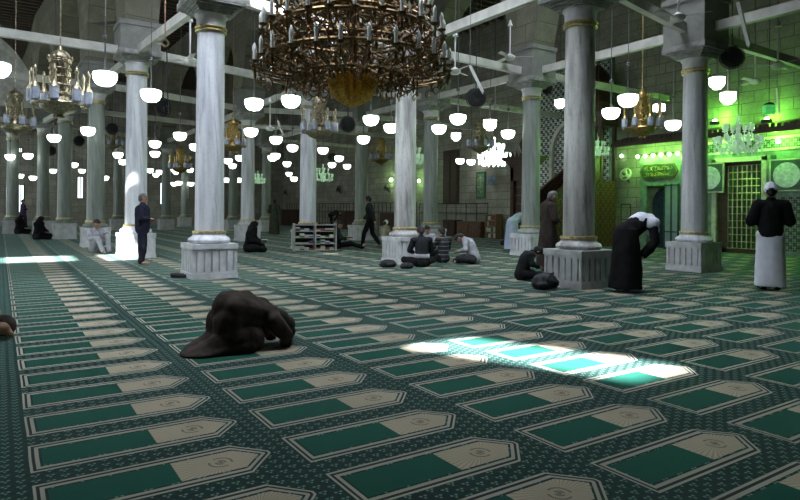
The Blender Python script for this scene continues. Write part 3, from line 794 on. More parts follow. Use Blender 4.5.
scribble(sc, 0, hh*.38, hw*1.35, hh*.6, -.04, 13, rnd, .009); scribble(sc, 0, -hh*.4, hw*1.35, hh*.6, -.04, 13, rnd, .009)
sc.build('script', 'gold_leaf', s)
# crenellated awning (two runs, broken by the column only in view)
y0, y1 = 3.0, 14.4
r = empty('crenellated_awning', (XW-.012, (y0+y1)/2, 3.66), 0, 'long dark carved wooden cornice with toothed edge above door and gate', 'cornice'); yc = (y0+y1)/2
MB().add([(-.75, y0-yc, 0), (0, y0-yc, .3), (0, y0-yc, .36), (-.75, y0-yc, .1), (-.75, y1-yc, 0), (0, y1-yc, .3), (0, y1-yc, .36), (-.75, y1-yc, .1)],
         [(0, 1, 2, 3), (4, 7, 6, 5), (0, 4, 5, 1), (1, 5, 6, 2), (2, 6, 7, 3), (3, 7, 4, 0)]).build('roof_board', 'wood_dark', r)
teeth = MB()
k = 0
while y0+k*.17 < y1-.1:
    yy = y0+k*.17-yc; teeth.box(-.77, yy, .08, -.74, yy+.1, .2); k += 1
teeth.box(-.77, y0-yc, -.05, -.74, y1-yc, .1)
teeth.build('toothed_edge', 'wood_dark', r)
# white marble facing with green light put into its colour, and frieze
r = empty('marble_facing', (XW, 8.5, 0), 0, 'white marble wall facing around the gate with frieze, green light put into its colour', 'wall facing')
fc = MB()
def F_(mb, y0, y1, z0, z1, t): mb.box(-t, y0-8.5, z0, -.001, y1-8.5, z1)
F_(fc, 3, GY0-.0, .0, 3.2, .03); F_(fc, GY1, 11.9, 0, 3.2, .03); F_(fc, GY0, GY1, GZ, 3.2, .03); fc.build('slab', 'green_tinted_marble', r)
fz = MB(); F_(fz, 3, 12.0, 3.2, 3.52, .05); fz.build('frieze', 'dado_pattern', r)
bd = MB(); F_(bd, 3, 12, 3.14, 3.21, .07); F_(bd, 3, 12, 3.5, 3.56, .07)
F_(bd, GY0-.14, GY0, 0, 2.98, .1); F_(bd, GY1, GY1+.14, 0, 2.98, .1); F_(bd, GY0-.14, GY1+.14, GZ, GZ+.14, .1)
bd.build('border', 'white_plaster', r)
dk = MB()
for (a_, b_) in ((GY0-.4, GY0-.24), (GY1+.3, GY1+.75), (GY1+.85, GY1+.98)): F_(dk, a_, b_, .1, 3.0, .045)
dk.build('dark_panel', 'dark_green_marble', r)
pt = MB(); F_(pt, 3.2, GY0-.45, .15, 1.75, .045); pt.build('patterned_panel', 'dado_pattern', r)
for q in (): pass
# round plaques in square frames
for (u, lb) in ((787, 'round pale disc in a dark square frame right of the gate'), (709.5, 'round pale disc in a square frame left of the gate, half hidden by the column')):
    p = at_x(u, 175 if u > 750 else 178, XW-(.13 if u > 750 else .17)); rr = .37
    q = empty('round_plaque', p, 0, lb, 'plaque')
    MB().box(-.02, -.45, -.45, .06, .45, .45).build('square_frame', 'dark_green_marble', q)
    MB().box(-.03, -.48, -.48, .03, -.44, .48).box(-.03, .44, -.48, .03, .48, .48).box(-.03, -.48, .44, .03, .48, .48).box(-.03, -.48, -.48, .03, .48, -.44).build('rim', 'white_plaster', q)
    MB().lathe([(rr, .018), (rr, .04)], 40).xf(Matrix.Rotation(-PI/2, 4, 'Y')).build('disc', 'mirror_disc', q, True)
# bulbs
def bulb(u, v, label, r_=.07, X=XW-.12, mt='green_bulb', en=0, col=(.3, 1, .12)):
    p = at_x(u, v, X); o = empty('wall_bulb', p, 0, label, 'light')
    MB().lathe([(r_*.4, -r_), (r_*.9, -r_*.5), (r_, 0), (r_*.8, r_*.6), (r_*.3, r_*1.1)], 14).build('glass', mt, o, True)
    MB().tube([(.02, 0, r_*.9), (XW-X, 0, r_*1.2)], .015, 5).build('bracket', 'grey_iron', o)
    if en: plight(p+Vector((-.15, 0, 0)), en, col, .08)
    return o
def plight(p, en, col, size=.1):
    l = bpy.data.lights.new('glow', 'POINT'); l.energy = en; l.color = col; l.shadow_soft_size = size
    o = bpy.data.objects.new('glow', l); C.objects.link(o); o.location = p; return o
bulb(621.5, 156, 'small lit bulb on the wall left of the arched door', .06)
bulb(778, 141, 'small lit bulb above the round disc right of the gate', .07)
GC = (.22, 1.0, .06)
for u, v, lb in ((715, 121, 'green floodlight on the cornice just right of the column by the gate'), (767, 119, 'green floodlight on the cornice above the gate')):
    p = at_x(u, v, XW-.55); o = empty('green_floodlight', p, 0, lb, 'light')
    MB().box(-.1, -.12, -.12, .04, .12, -.02).build('housing', 'black_iron', o)
    MB().lathe([(.04, -.04), (.07, 0), (.05, .05)], 12).build('bulb', 'green_bulb', o, True)
    plight(p+Vector((.26, 0, .12)), 48, GC, .06)
for y_ in (5.0, 7.2, 8.9, 10.6): plight((XW-.5, y_, 3.5), 75, (.28, 1.0, .1), .08)
for q in plight_late: plight(*q)
# glowing strip lamps under the awning over the door
a, b = at_x(633, 160, XW-.3), at_x(681, 158, XW-.3)
for k in range(6):
    y = a.y+(b.y-a.y)*(k+.5)/6; o = empty('door_lamp', (XW-.25, y, 3.26), 0, 'small bright lamp in the glowing row above the arched door', 'light', 'row of lamps above the arched door')
    MB().lathe([(.03, -.06), (.06, -.03), (.06, .03), (.03, .06)], 10).build('glass', 'green_bulb', o, True)
    MB().box(0, -.02, .04, .25, .02, .07).build('bracket', 'grey_iron', o)
for k in range(3): plight((XW-.5, a.y+(b.y-a.y)*(k+.5)/3, 3.2), 34, (.35, 1, .15), .1)
# green lantern box
p = at_d(769, 110, 15.5); o = empty('green_lantern', p, 0, 'small green glass lantern hanging at right below the fans', 'lantern')
mat('green_lantern_glass', (.1, .6, .15), .3, emit=(.15, 1, .2), es=.35)
MB().lathe([(.1, -.12), (.15, -.08), (.16, .08), (.12, .12)], 8).build('glass', 'green_lantern_glass', o)
MB().lathe([(.14, .12), (.1, .17), (.02, .2)], 8).tube([(0, 0, .18), (0, 0, ZC-p.z)], .008, 4).build('chain', 'black_iron', o)
# small bright multi-lamp
p = at_d(659, 108, 16.5); o = empty('cluster_lamp', p, 0, 'small lamp of upright white glass tubes left of the column by the gate', 'lamp')
for k in range(6): a_ = k*PI/3; MB().lathe([(.03, -.09), (.035, 0), (.03, .1)], 8, (.12*math.cos(a_), .12*math.sin(a_), 0)).build('glass_tube', 'lamp_glass', o, True)
MB().ring(.12, .012, -.1, 20, 5).tube([(0, 0, -.1), (0, 0, ZC-p.z)], .008, 4).tube([(-.12, 0, -.1), (.12, 0, -.1)], .01, 4).build('holder', 'grey_iron', o)
# wall light with green glow behind veined column
bulb(391, 180, 'glaring wall light with green halo left of the veined column', .1, XW-.2, 'green_bulb', 40, (.6, 1, .4))
bulb(419, 181, 'wall light glimpsed between the veined and the green column', .08, XW-.2, 'green_bulb', 25, (.5, 1, .3))
# dark shutters, plaque, fans, railing, cupboards
def walled(name, u0, v0, u1, v1, dep, material, label, cat, X=XW):
    y0, y1, z0, z1 = wbox(u0, v0, u1, v1, '', '', 0, X-dep)
    o = empty(name, (X, (y0+y1)/2, z0), 0, label, cat); return o, (y1-y0)/2, z1-z0
o, hw, h = walled('window_shutter', 443, 151, 458, 204, .08, '', 'tall dark wooden shutters on the wall behind the seated men', 'shutter')
MB().box(-.06, -hw, 0, 0, hw, h).build('frame', 'wood_dark', o)
for s_ in (-1, 1):
    sh = MB().box(-.09, min(s_*.02, s_*(hw-.08)), .08, -.06, max(s_*.02, s_*(hw-.08)), h-.08)
    for k in range(12): sh.box(-.11, min(s_*.06, s_*(hw-.12)), .15+k*(h-.3)/12, -.09, max(s_*.06, s_*(hw-.12)), .15+(k+.55)*(h-.3)/12)
    sh.build('shutter_leaf', 'wood_dark', o)
o, hw, h = walled('framed_calligraphy', 476, 172, 485, 198.5, .06, '', 'tall dark green framed panel with white script on the stone wall', 'framed panel')
MB().box(-.05, -hw, 0, 0, hw, h).build('frame', 'dark_green_marble', o)
MB().box(-.056, -hw+.1, .1, -.05, hw-.1, h-.1).build('panel', 'green_paint', o)
sc = MB(); scribble(sc, 0, h*.72, .22, .35, -.065, 3, rnd, .03); scribble(sc, 0, h*.48, .2, .25, -.065, 3, rnd, .03); scribble(sc, 0, h*.25, .2, .22, -.065, 3, rnd, .03)
sc.build('script', 'book_white', o)
def wall_fan(u, v, label, m1, m2, X=XW):
    p = at_x(u, v, X-.25); o = empty('wall_fan', p, 0, label, 'fan')
    MB().ring(.22, .015, 0, 24, 5).ring(.12, .01, .05, 20, 4).ring(.22, .012, -.06, 24, 5).xf(Matrix.Rotation(-PI/2+.3, 4, 'Y')).build('guard', m1, o)
    for k in range(3): a_ = 2*PI*k/3; MB().box(-.01, -.06, .03, .01, .06, .19).xf(Matrix.Rotation(a_, 4, 'X')).build('blade', m1, o)
    MB().lathe([(.03, -.1), (.06, -.05), (.05, .05)], 10).xf(Matrix.Rotation(PI/2, 4, 'Y')).tube([(.08, 0, 0), (.15, 0, -.2), (.25, 0, -.3)], .03, 6).build('motor', m2, o)
wall_fan(491, 180, 'blue wall fan right of the framed script panel', 'wall_fan_blue', 'wall_fan_olive')
wall_fan(625, 174, 'white wall fan on the green lit wall left of the arched door', 'white_enamel', 'grey_iron')
wall_fan(285, 192, 'dark wall fan on the far wall, right of the olive-robed man', 'black_iron', 'black_iron')
wall_fan(338, 189, 'dark wall fan right of the rack column', 'black_iron', 'black_iron')
wall_fan(386, 187, 'dark wall fan left of the veined column', 'black_iron', 'black_iron')
def railing(ya, yb, X, label, z1=1.62, z0=1.15, step=.75):
    r = empty('metal_railing', (X, (ya+yb)/2, 0), 0, label, 'railing'); yc = (ya+yb)/2
    for z in (z0, z1): MB().tube([(0, ya-yc, z), (0, yb-yc, z)], .022, 6).build('rail', 'black_iron', r)
    n = int((yb-ya)/step)
    pm = MB().tube([(0, 0, 0), (0, 0, z1)], .018, 6).mesh('post', 'black_iron')
    for k in range(n+1):
        o = bpy.data.objects.new('post', pm); C.objects.link(o); o.parent = r; o.location = (0, ya-yc+(yb-ya)*k/n, 0)
railing(21.8, 27.4, XW-.15, 'dark metal railing along the stone wall behind the seated men')
railing(27.8, 46, XW-.07, 'long dark metal railing along the far wall behind the book rack', 1.7, 1.15, .45)
railing(13.9, 14.3, XW-.3, 'short dark railing on the green lit wall beside the arched door', 1.55, 1.0, .25)
def cupboard(u0, u1, ztop, label, m1='wood_dark', dep=.45, shelf=False):
    X = XW-.22-dep
    ya, yb = at_x(u0, 215, X).y, at_x(u1, 215, X).y; y0, y1 = min(ya, yb), max(ya, yb); hw = (y1-y0)/2
    o = empty('cupboard' if not shelf else 'book_shelf', (X+dep/2, (y0+y1)/2, 0), 0, label, 'cupboard' if not shelf else 'shelf')
    if not shelf:
        MB().box(-dep/2, -hw, 0, dep/2, hw, ztop).box(-dep/2-.02, -hw-.02, ztop-.04, dep/2, hw+.02, ztop+.01).build('body', m1, o)
        for s_ in (-1, 1):
            q = MB().box(-dep/2-.025, min(s_*.02, s_*(hw-.03)), .06, -dep/2, max(s_*.02, s_*(hw-.03)), ztop-.07)
            q.box(-dep/2-.035, min(s_*.08, s_*(hw-.1)), .16, -dep/2-.02, max(s_*.08, s_*(hw-.1)), ztop-.17).build('door', m1, o)
    else:
        q = MB().box(-dep/2, -hw, 0, dep/2, -hw+.05, ztop).box(-dep/2, hw-.05, 0, dep/2, hw, ztop).box(dep/2-.03, -hw, 0, dep/2, hw, ztop)
        for k in range(5): q.box(-dep/2, -hw, k*(ztop-.04)/4, dep/2, hw, k*(ztop-.04)/4+.04)
        q.build('body', m1, o)
        for k in range(4):
            y = -hw+.07
            while y < hw-.14:
                t = random.uniform(.05, .1); hh_ = random.uniform(.16, .22)
                b = MB().box(0, 0, 0, .2, t, hh_).build('book', random.choice(['book_red', 'book_green', 'book_cream', 'book_white']), None)
                b.location = (o.location.x-dep/2+.04, o.location.y+y, k*(ztop-.04)/4+.045)
                tag(b, 'book standing in the pale wooden shelf against the stone wall', 'book', 'books in the wall shelf'); y += t+.012
cupboard(485, 496, 1.12, 'pale wooden open shelf of books against the stone wall', 'wood_oak', .4, True)
cupboard(457, 481, .75, 'low brown wooden cabinet left of the open shelf', 'wood_brown')
cupboard(443, 455, .8, 'dark wooden cabinet right of the green column, under the railing', 'wood_dark')
cupboard(380, 397, 1.1, 'dark cupboard just left of the veined column', 'wood_dark')
cupboard(337, 356, 1.2, 'wide dark cupboard left of the walking man', 'wood_dark')
cupboard(282, 298, 1.25, 'dark cupboard between the olive-robed man and the book rack', 'wood_dark')
# mosaic niche
y0, y1 = 15.0, 18.7
o = empty('mosaic_niche', (XW, (y0+y1)/2, 0), 0, 'tall black and white mosaic prayer niche behind the pulpit', 'mihrab'); yc = (y0+y1)/2
MB().box(-.08, y0-yc, 0, -.001, y1-yc, 7.0).build('mosaic_field', 'mosaic', o)
ar = MB(); n = 16
for k in range(n):
    a0, a1 = PI*k/n, PI*(k+1)/n
    ar.obox((-.14, -1.0*math.cos(a0), 3.6+1.3*math.sin(a0)), (-.14, -1.0*math.cos(a1), 3.6+1.3*math.sin(a1)), .16, .16)
ar.box(-.22, -1.08, 0, -.06, -.92, 3.6).box(-.22, .92, 0, -.06, 1.08, 3.6); ar.build('arch_band', 'white_plaster', o)
MB().box(-.12, y0-yc-.12, 0, -.001, y0-yc, 7.1).box(-.12, y1-yc, 0, -.001, y1-yc+.12, 7.1).box(-.12, y0-yc-.12, 7, -.001, y1-yc+.12, 7.15).build('border', 'green_tinted_marble', o)

# ------------------------------------------------------------ minbar (wooden pulpit)
MY = 15.0; MX0 = 14.7
r = empty('wooden_pulpit', (MX0, MY, 0), 0, 'dark carved wooden pulpit with portal, stair and domed tower beside the mosaic', 'pulpit')
po = MB().box(0, -.5, 0, .35, -.36, 2.75).box(0, .36, 0, .35, .5, 2.75).box(0, -.5, 2.3, .35, .5, 2.75)
for k in range(5): w = .5+.05*k; po.box(-.05*k-.02, -w-.02, 2.75+k*.07, .37+.05*k, w+.02, 2.82+k*.07)
for k in range(7): po.lathe([(.05, 3.08), (.06, 3.14), (.02, 3.3)], 6, (0, -.6+k*.2, 0))
po.build('portal', 'wood_dark', r)
for s_ in (-1, 1): MB().box(.1, min(0, s_*.36), .05, .16, max(0, s_*.36), 2.3).build('door_leaf', 'panel_wood', r)
MB().lathe([(.04, 3.08), (.16, 3.15), (.05, 3.22), (.14, 3.35), (.2, 3.5), (.14, 3.66), (.05, 3.8), (.02, 4.0)], 14, (.17, 0, 0)).build('finial', 'wood_dark', r, True)
for s_ in (-1, 1):
    yy = s_*.45
    side = MB().prism([(.35, 0), (3.5, 0), (3.5, 2.35), (.35, .35)], 'y', yy-.04, yy+.04); side.build('side_panel', 'panel_wood', r)
    pp = MB().prism([(.35, .5), (3.5, 2.5), (3.5, 3.3), (.35, 1.3)], 'y', yy-.035, yy+.035); pp.build('parapet', 'panel_wood', r)
    MB().obox((.35, yy, 1.33), (3.5, yy, 3.33), .12, .09).obox((.35, yy, .45), (3.5, yy, 2.45), .12, .1).build('hand_rail', 'wood_dark', r)
st = MB()
for k in range(9): st.box(.4+k*.345, -.41, 0, .4+(k+1)*.345, .41, .3+k*.24)
st.build('stair', 'wood_brown', r)
tw = MB().box(3.5, -.5, 0, 4.35, .5, 2.4); tw.build('tower_base', 'panel_wood', r)
tp = MB()
for x_ in (3.55, 4.3):
    for y_ in (-.45, .45): tp.box(x_-.06, y_-.06, 2.4, x_+.06, y_+.06, 4.5)
tp.box(3.45, -.55, 4.4, 4.4, .55, 4.75).box(3.38, -.62, 4.75, 4.47, .62, 4.9); tp.build('kiosk', 'wood_dark', r)
MB().lathe([(.5, 4.9), (.5, 5.2), (.56, 5.3), (.5, 5.6), (.42, 5.7), (.5, 5.95), (.44, 6.25), (.2, 6.6), (.05, 6.75), (.09, 6.85), (.01, 7.1)], 16, (3.92, 0, 0)).build('dome', 'wood_dark', r, True)
sc = MB(); 
for k in range(5):
    x_ = .9+k*.5; z_ = .9+(x_-.35)*.635; pts = [(x_+.1*math.cos(j*.9), -.5, z_+.14*math.sin(j*.9)) for j in range(5)]; sc.tube(pts, .012, 4)
sc.build('carved_letters', 'gold_leaf', r)

# ------------------------------------------------------------ book rack round the column
BX0, BX1, BY = 7.35, 8.55, 16.75
mat('rack_grey', (.38, .38, .38), .5)
r = empty('book_rack', ((BX0+BX1)/2, BY, 0), -.25, 'white two-bay metal rack full of books in front of a column', 'rack')
w = (BX1-BX0)/2+.03; fr = MB()
for x_ in (-w, 0, w): MB().box(x_-.02, -.02, 0, x_+.02, .3, .84).build('upright', 'rack_grey', r)
MB().box(-w+.02, .285, .02, w-.02, .298, .82).build('shade_panel', 'black_iron', r)  # dark sheet added to stand in for the shade inside the rack
for k in range(5): MB().box(-w, -.02, .02+k*.19, w, .3, .04+k*.19).build('shelf', 'rack_grey', r)
Mx = Matrix.Rotation(-.25, 4, 'Z')
bms = {c: MB().box(0, 0, 0, .13, .17, .038).mesh('book', c) for c in ('book_red', 'book_green', 'book_cream', 'book_blue', 'book_white')}
for k in range(4):
    for bay in (-1, 0):
        for q_ in range(4):
            for lv in range(random.choice([1, 2, 2, 3])):
                x_ = bay*w+.025+q_*.138+random.uniform(-.004, .004)
                o = bpy.data.objects.new('book', bms[random.choice(['book_cream', 'book_white', 'book_white', 'book_red', 'book_green', 'book_blue'])]); C.objects.link(o)
                q = Mx @ Vector((x_, -.01, 0)); o.location = (r.location.x+q.x, r.location.y+q.y, .041+k*.19+lv*.039); o.rotation_euler.z = -.25
                tag(o, 'worn book lying in a stack in the white two-bay rack', 'book', 'books in the white rack')

# ------------------------------------------------------------ people
def cap(p0, p1, r0, r1): return ('c', Vector(p0), Vector(p1), r0, r1)
def ell(c, rx, ry, rz): return ('e', Vector(c), rx, ry, rz)
def rings(lst, n=20): return ('r', lst, n)      # [(x,y,z,rx,ry)...]
def soft_mesh(prims, name, material, vox=.014, fold=0.0, seed=0, it=3, fs=9.0):
    mb = MB()
    for p in prims:
        if p[0] == 'c':
            _, a, b, r0, r1 = p; d = (b-a); L = d.length
            if L < 1e-5: continue
            q = d.to_track_quat('Z', 'Y').to_matrix().to_4x4(); seg = 14; t = MB(); pr = []
            for k in range(1, 6): an = -PI/2+PI/2*k/5; pr.append((r0*math.cos(an), r0*math.sin(an)))
            pr = [(r0*.02, -r0)]+pr
            for k in range(0, 5): an = PI/2*k/5; pr.append((r1*math.cos(an), L+r1*math.sin(an)))
            pr.append((r1*.02, L+r1))
            t.lathe(pr, seg); t.xf(Matrix.Translation(a) @ q); mb.add(t.v, t.f)
        elif p[0] == 'e':
            _, c, rx, ry, rz = p; t = MB(); pr = [(math.cos(-PI/2+PI*k/12)+.002, math.sin(-PI/2+PI*k/12)) for k in range(13)]
            t.lathe(pr, 18); t.v = [(c.x+x*rx, c.y+y*ry, c.z+z*rz) for x, y, z in t.v]; mb.add(t.v, t.f)
        else:
            _, lst, n = p; vs = []; fs_ = []
            for (x, y, z, rx, ry) in lst:
                for k in range(n): a = 2*PI*k/n; vs.append((x+rx*math.cos(a), y+ry*math.sin(a), z))
            for i in range(len(lst)-1):
                for k in range(n): k2 = (k+1) % n; fs_.append((i*n+k, i*n+k2, (i+1)*n+k2, (i+1)*n+k))
            fs_.append(tuple(range(n-1, -1, -1))); fs_.append(tuple((len(lst)-1)*n+k for k in range(n))); mb.add(vs, fs_)
    me = mb.mesh(name, material)
    o = bpy.data.objects.new(name, me); C.objects.link(o)
    m = o.modifiers.new('r', 'REMESH'); m.mode = 'VOXEL'; m.voxel_size = vox
    m = o.modifiers.new('s', 'SMOOTH'); m.iterations = it; m.factor = .5
    dg = bpy.context.evaluated_depsgraph_get(); dg.update()
    me2 = bpy.data.meshes.new_from_object(o.evaluated_get(dg)); o.modifiers.clear(); o.data = me2
    if fold:
        nr = [v.normal.copy() for v in me2.vertices]
        for v, n in zip(me2.vertices, nr):
            if v.co.z < .015: continue
            p = v.co; f = noise.noise(Vector((p.x*fs+seed, p.y*fs, p.z*fs*.35)))*1.2+noise.noise(Vector((p.x*fs*2.2, p.y*fs*2.2+seed, p.z*fs*.8)))*.5
            v.co += n*f*fold
    if not me2.materials: me2.materials.append(MATS[material])
    for p in me2.polygons: p.use_smooth = True
    me2.name = name
    return o
POSES = {}
def pose(**k): return {a: Vector(b) for a, b in k.items()}
# x forward, y left
POSES['stand'] = pose(pelvis=(0, 0, .93), chest=(0, 0, 1.3), neck=(.0, 0, 1.48), head=(.02, 0, 1.6), sl=(0, .19, 1.4), sr=(0, -.19, 1.4), el=(.0, .27, 1.13), er=(.0, -.27, 1.13), wl=(.15, .09, 1.08), wr=(.18, -.08, 1.11),
    hl=(0, .09, .9), hr=(0, -.09, .9), kl=(.02, .1, .48), kr=(.02, -.1, .48), al=(-.02, .1, .08), ar=(-.02, -.1, .08), tl=(.14, .12, .03), tr=(.14, -.12, .03))
POSES['walk'] = pose(pelvis=(0, 0, .92), chest=(.03, 0, 1.28), neck=(.04, 0, 1.46), head=(.07, 0, 1.58), sl=(.03, .19, 1.38), sr=(.03, -.19, 1.38), el=(-.14, .24, 1.15), er=(.12, -.25, 1.14), wl=(-.2, .24, .9), wr=(.28, -.24, .96),
    hl=(0, .09, .9), hr=(0, -.09, .9), kl=(.18, .09, .5), kr=(-.06, -.09, .48), al=(.25, .09, .09), ar=(-.3, -.09, .14), tl=(.4, .1, .04), tr=(-.17, -.1, .03))
POSES['bow'] = pose(pelvis=(-.1, 0, .93), chest=(.24, 0, 1.1), neck=(.4, 0, 1.08), head=(.5, 0, 1.0), sl=(.3, .18, 1.08), sr=(.3, -.18, 1.08), el=(.28, .24, .8), er=(.28, -.24, .8), wl=(.12, .15, .58), wr=(.12, -.15, .58),
    hl=(-.08, .09, .9), hr=(-.08, -.09, .9), kl=(-.02, .1, .48), kr=(-.02, -.1, .48), al=(-.06, .1, .08), ar=(-.06, -.1, .08), tl=(.1, .12, .03), tr=(.1, -.12, .03))
POSES['cross'] = pose(pelvis=(0, 0, .13), chest=(.06, 0, .5), neck=(.1, 0, .66), head=(.15, 0, .77), sl=(.07, .18, .59), sr=(.07, -.18, .59), el=(.14, .26, .36), er=(.14, -.26, .36), wl=(.34, .12, .3), wr=(.34, -.12, .3),
    hl=(.02, .1, .12), hr=(.02, -.1, .12), kl=(.3, .34, .14), kr=(.3, -.34, .14), al=(.38, -.02, .07), ar=(.44, .06, .07), tl=(.36, -.16, .05), tr=(.42, .2, .05))
POSES['headdown'] = dict(POSES['cross']); POSES['headdown'].update(pose(chest=(.12, 0, .46), neck=(.24, 0, .58), head=(.34, 0, .6), sl=(.17, .18, .54), sr=(.17, -.18, .54)))
POSES['knees'] = pose(pelvis=(0, 0, .12), chest=(-.03, 0, .5), neck=(.0, 0, .68), head=(.05, 0, .79), sl=(-.02, .18, .6), sr=(-.02, -.18, .6), el=(.12, .24, .4), er=(.12, -.24, .4), wl=(.3, .1, .5), wr=(.32, -.1, .44),
    hl=(.02, .09, .12), hr=(.02, -.09, .12), kl=(.36, .12, .5), kr=(.36, -.14, .42), al=(.5, .1, .08), ar=(.62, -.14, .08), tl=(.64, .12, .04), tr=(.76, -.16, .05))
POSES['legsout'] = pose(pelvis=(0, 0, .12), chest=(-.02, 0, .5), neck=(.02, 0, .67), head=(.08, 0, .78), sl=(0, .18, .6), sr=(0, -.18, .6), el=(.12, .25, .36), er=(.12, -.25, .36), wl=(.3, .1, .34), wr=(.3, -.1, .34),
    hl=(.02, .09, .12), hr=(.02, -.09, .12), kl=(.44, .1, .16), kr=(.44, -.12, .2), al=(.84, .1, .07), ar=(.82, -.08, .08), tl=(.9, .12, .16), tr=(.88, -.1, .17))
POSES['kneel'] = pose(pelvis=(-.02, 0, .3), chest=(.2, 0, .55), neck=(.36, 0, .6), head=(.47, 0, .58), sl=(.27, .18, .56), sr=(.27, -.18, .56), el=(.36, .22, .3), er=(.36, -.22, .3), wl=(.46, .14, .12), wr=(.46, -.14, .12),
    hl=(0, .1, .27), hr=(0, -.1, .27), kl=(.36, .12, .08), kr=(.36, -.12, .08), al=(-.04, .1, .06), ar=(-.04, -.1, .06), tl=(-.18, .1, .03), tr=(-.18, -.1, .03))
POSES['sujud'] = pose(pelvis=(-.1, 0, .4), chest=(.26, 0, .28), neck=(.4, 0, .2), head=(.49, 0, .12), sl=(.3, .18, .25), sr=(.3, -.18, .25), el=(.34, .3, .12), er=(.34, -.3, .12), wl=(.52, .2, .03), wr=(.52, -.2, .03),
    hl=(-.1, .1, .36), hr=(-.1, -.1, .36), kl=(.06, .12, .07), kr=(.06, -.12, .07), al=(-.38, .1, .06), ar=(-.38, -.1, .06), tl=(-.46, .1, .03), tr=(-.46, -.1, .03))
def hand_prims(w, e, side):
    d = (w-e).normalized(); sd = d.cross(Vector((0, 0, 1)));
    if sd.length < .1: sd = Vector((0, 1, 0))
    sd.normalize(); dn = sd.cross(d).normalized()
    if dn.z > 0: dn = -dn
    out = [cap(w, w+d*.05, .026, .034), cap(w+d*.03+sd*.018, w+d*.08+sd*.02, .018, .018), cap(w+d*.03-sd*.018, w+d*.08-sd*.02, .018, .018)]
    for k, L in enumerate((.06, .07, .066, .052)):
        b = w+d*.085+sd*(-.03+.02*k)*side; m = b+d*L*.55+dn*.008; out += [cap(b, m, .0095, .009), cap(m, m+d*L*.35+dn*.02, .009, .0075)]
    t = w+d*.025+sd*-.03*side; out += [cap(t, t+d*.035-sd*.025*side, .0125, .011), cap(t+d*.035-sd*.025*side, t+d*.06-sd*.028*side+dn*.01, .011, .009)]
    return out
def head_prims(h, nk, yaw_dir=Vector((1, 0, 0))):
    f = yaw_dir.normalized(); up = (h-nk).normalized(); 
    sd = up.cross(f);
    if sd.length < .2: sd = Vector((0, 1, 0))
    sd.normalize(); f = sd.cross(up).normalized()
    E = lambda a, b, c: h+f*a+sd*b+up*c
    pr = [cap(E(-.02, 0, .03), E(.005, 0, .035), .088, .082), cap(E(.02, 0, -.05), E(.035, 0, .0), .055, .062), cap(E(.055, 0, -.085), E(.06, 0, -.075), .026, .026),
          cap(E(.085, 0, .0), E(.105, 0, -.03), .011, .016), cap(E(.07, -.035, .03), E(.07, .035, .03), .02, .02), cap(E(.08, -.02, -.055), E(.08, .02, -.055), .011, .011)]
    for s_ in (-1, 1): pr.append(cap(E(-.005, s_*.083, -.02), E(-.01, s_*.09, .015), .012, .015))
    return pr, E
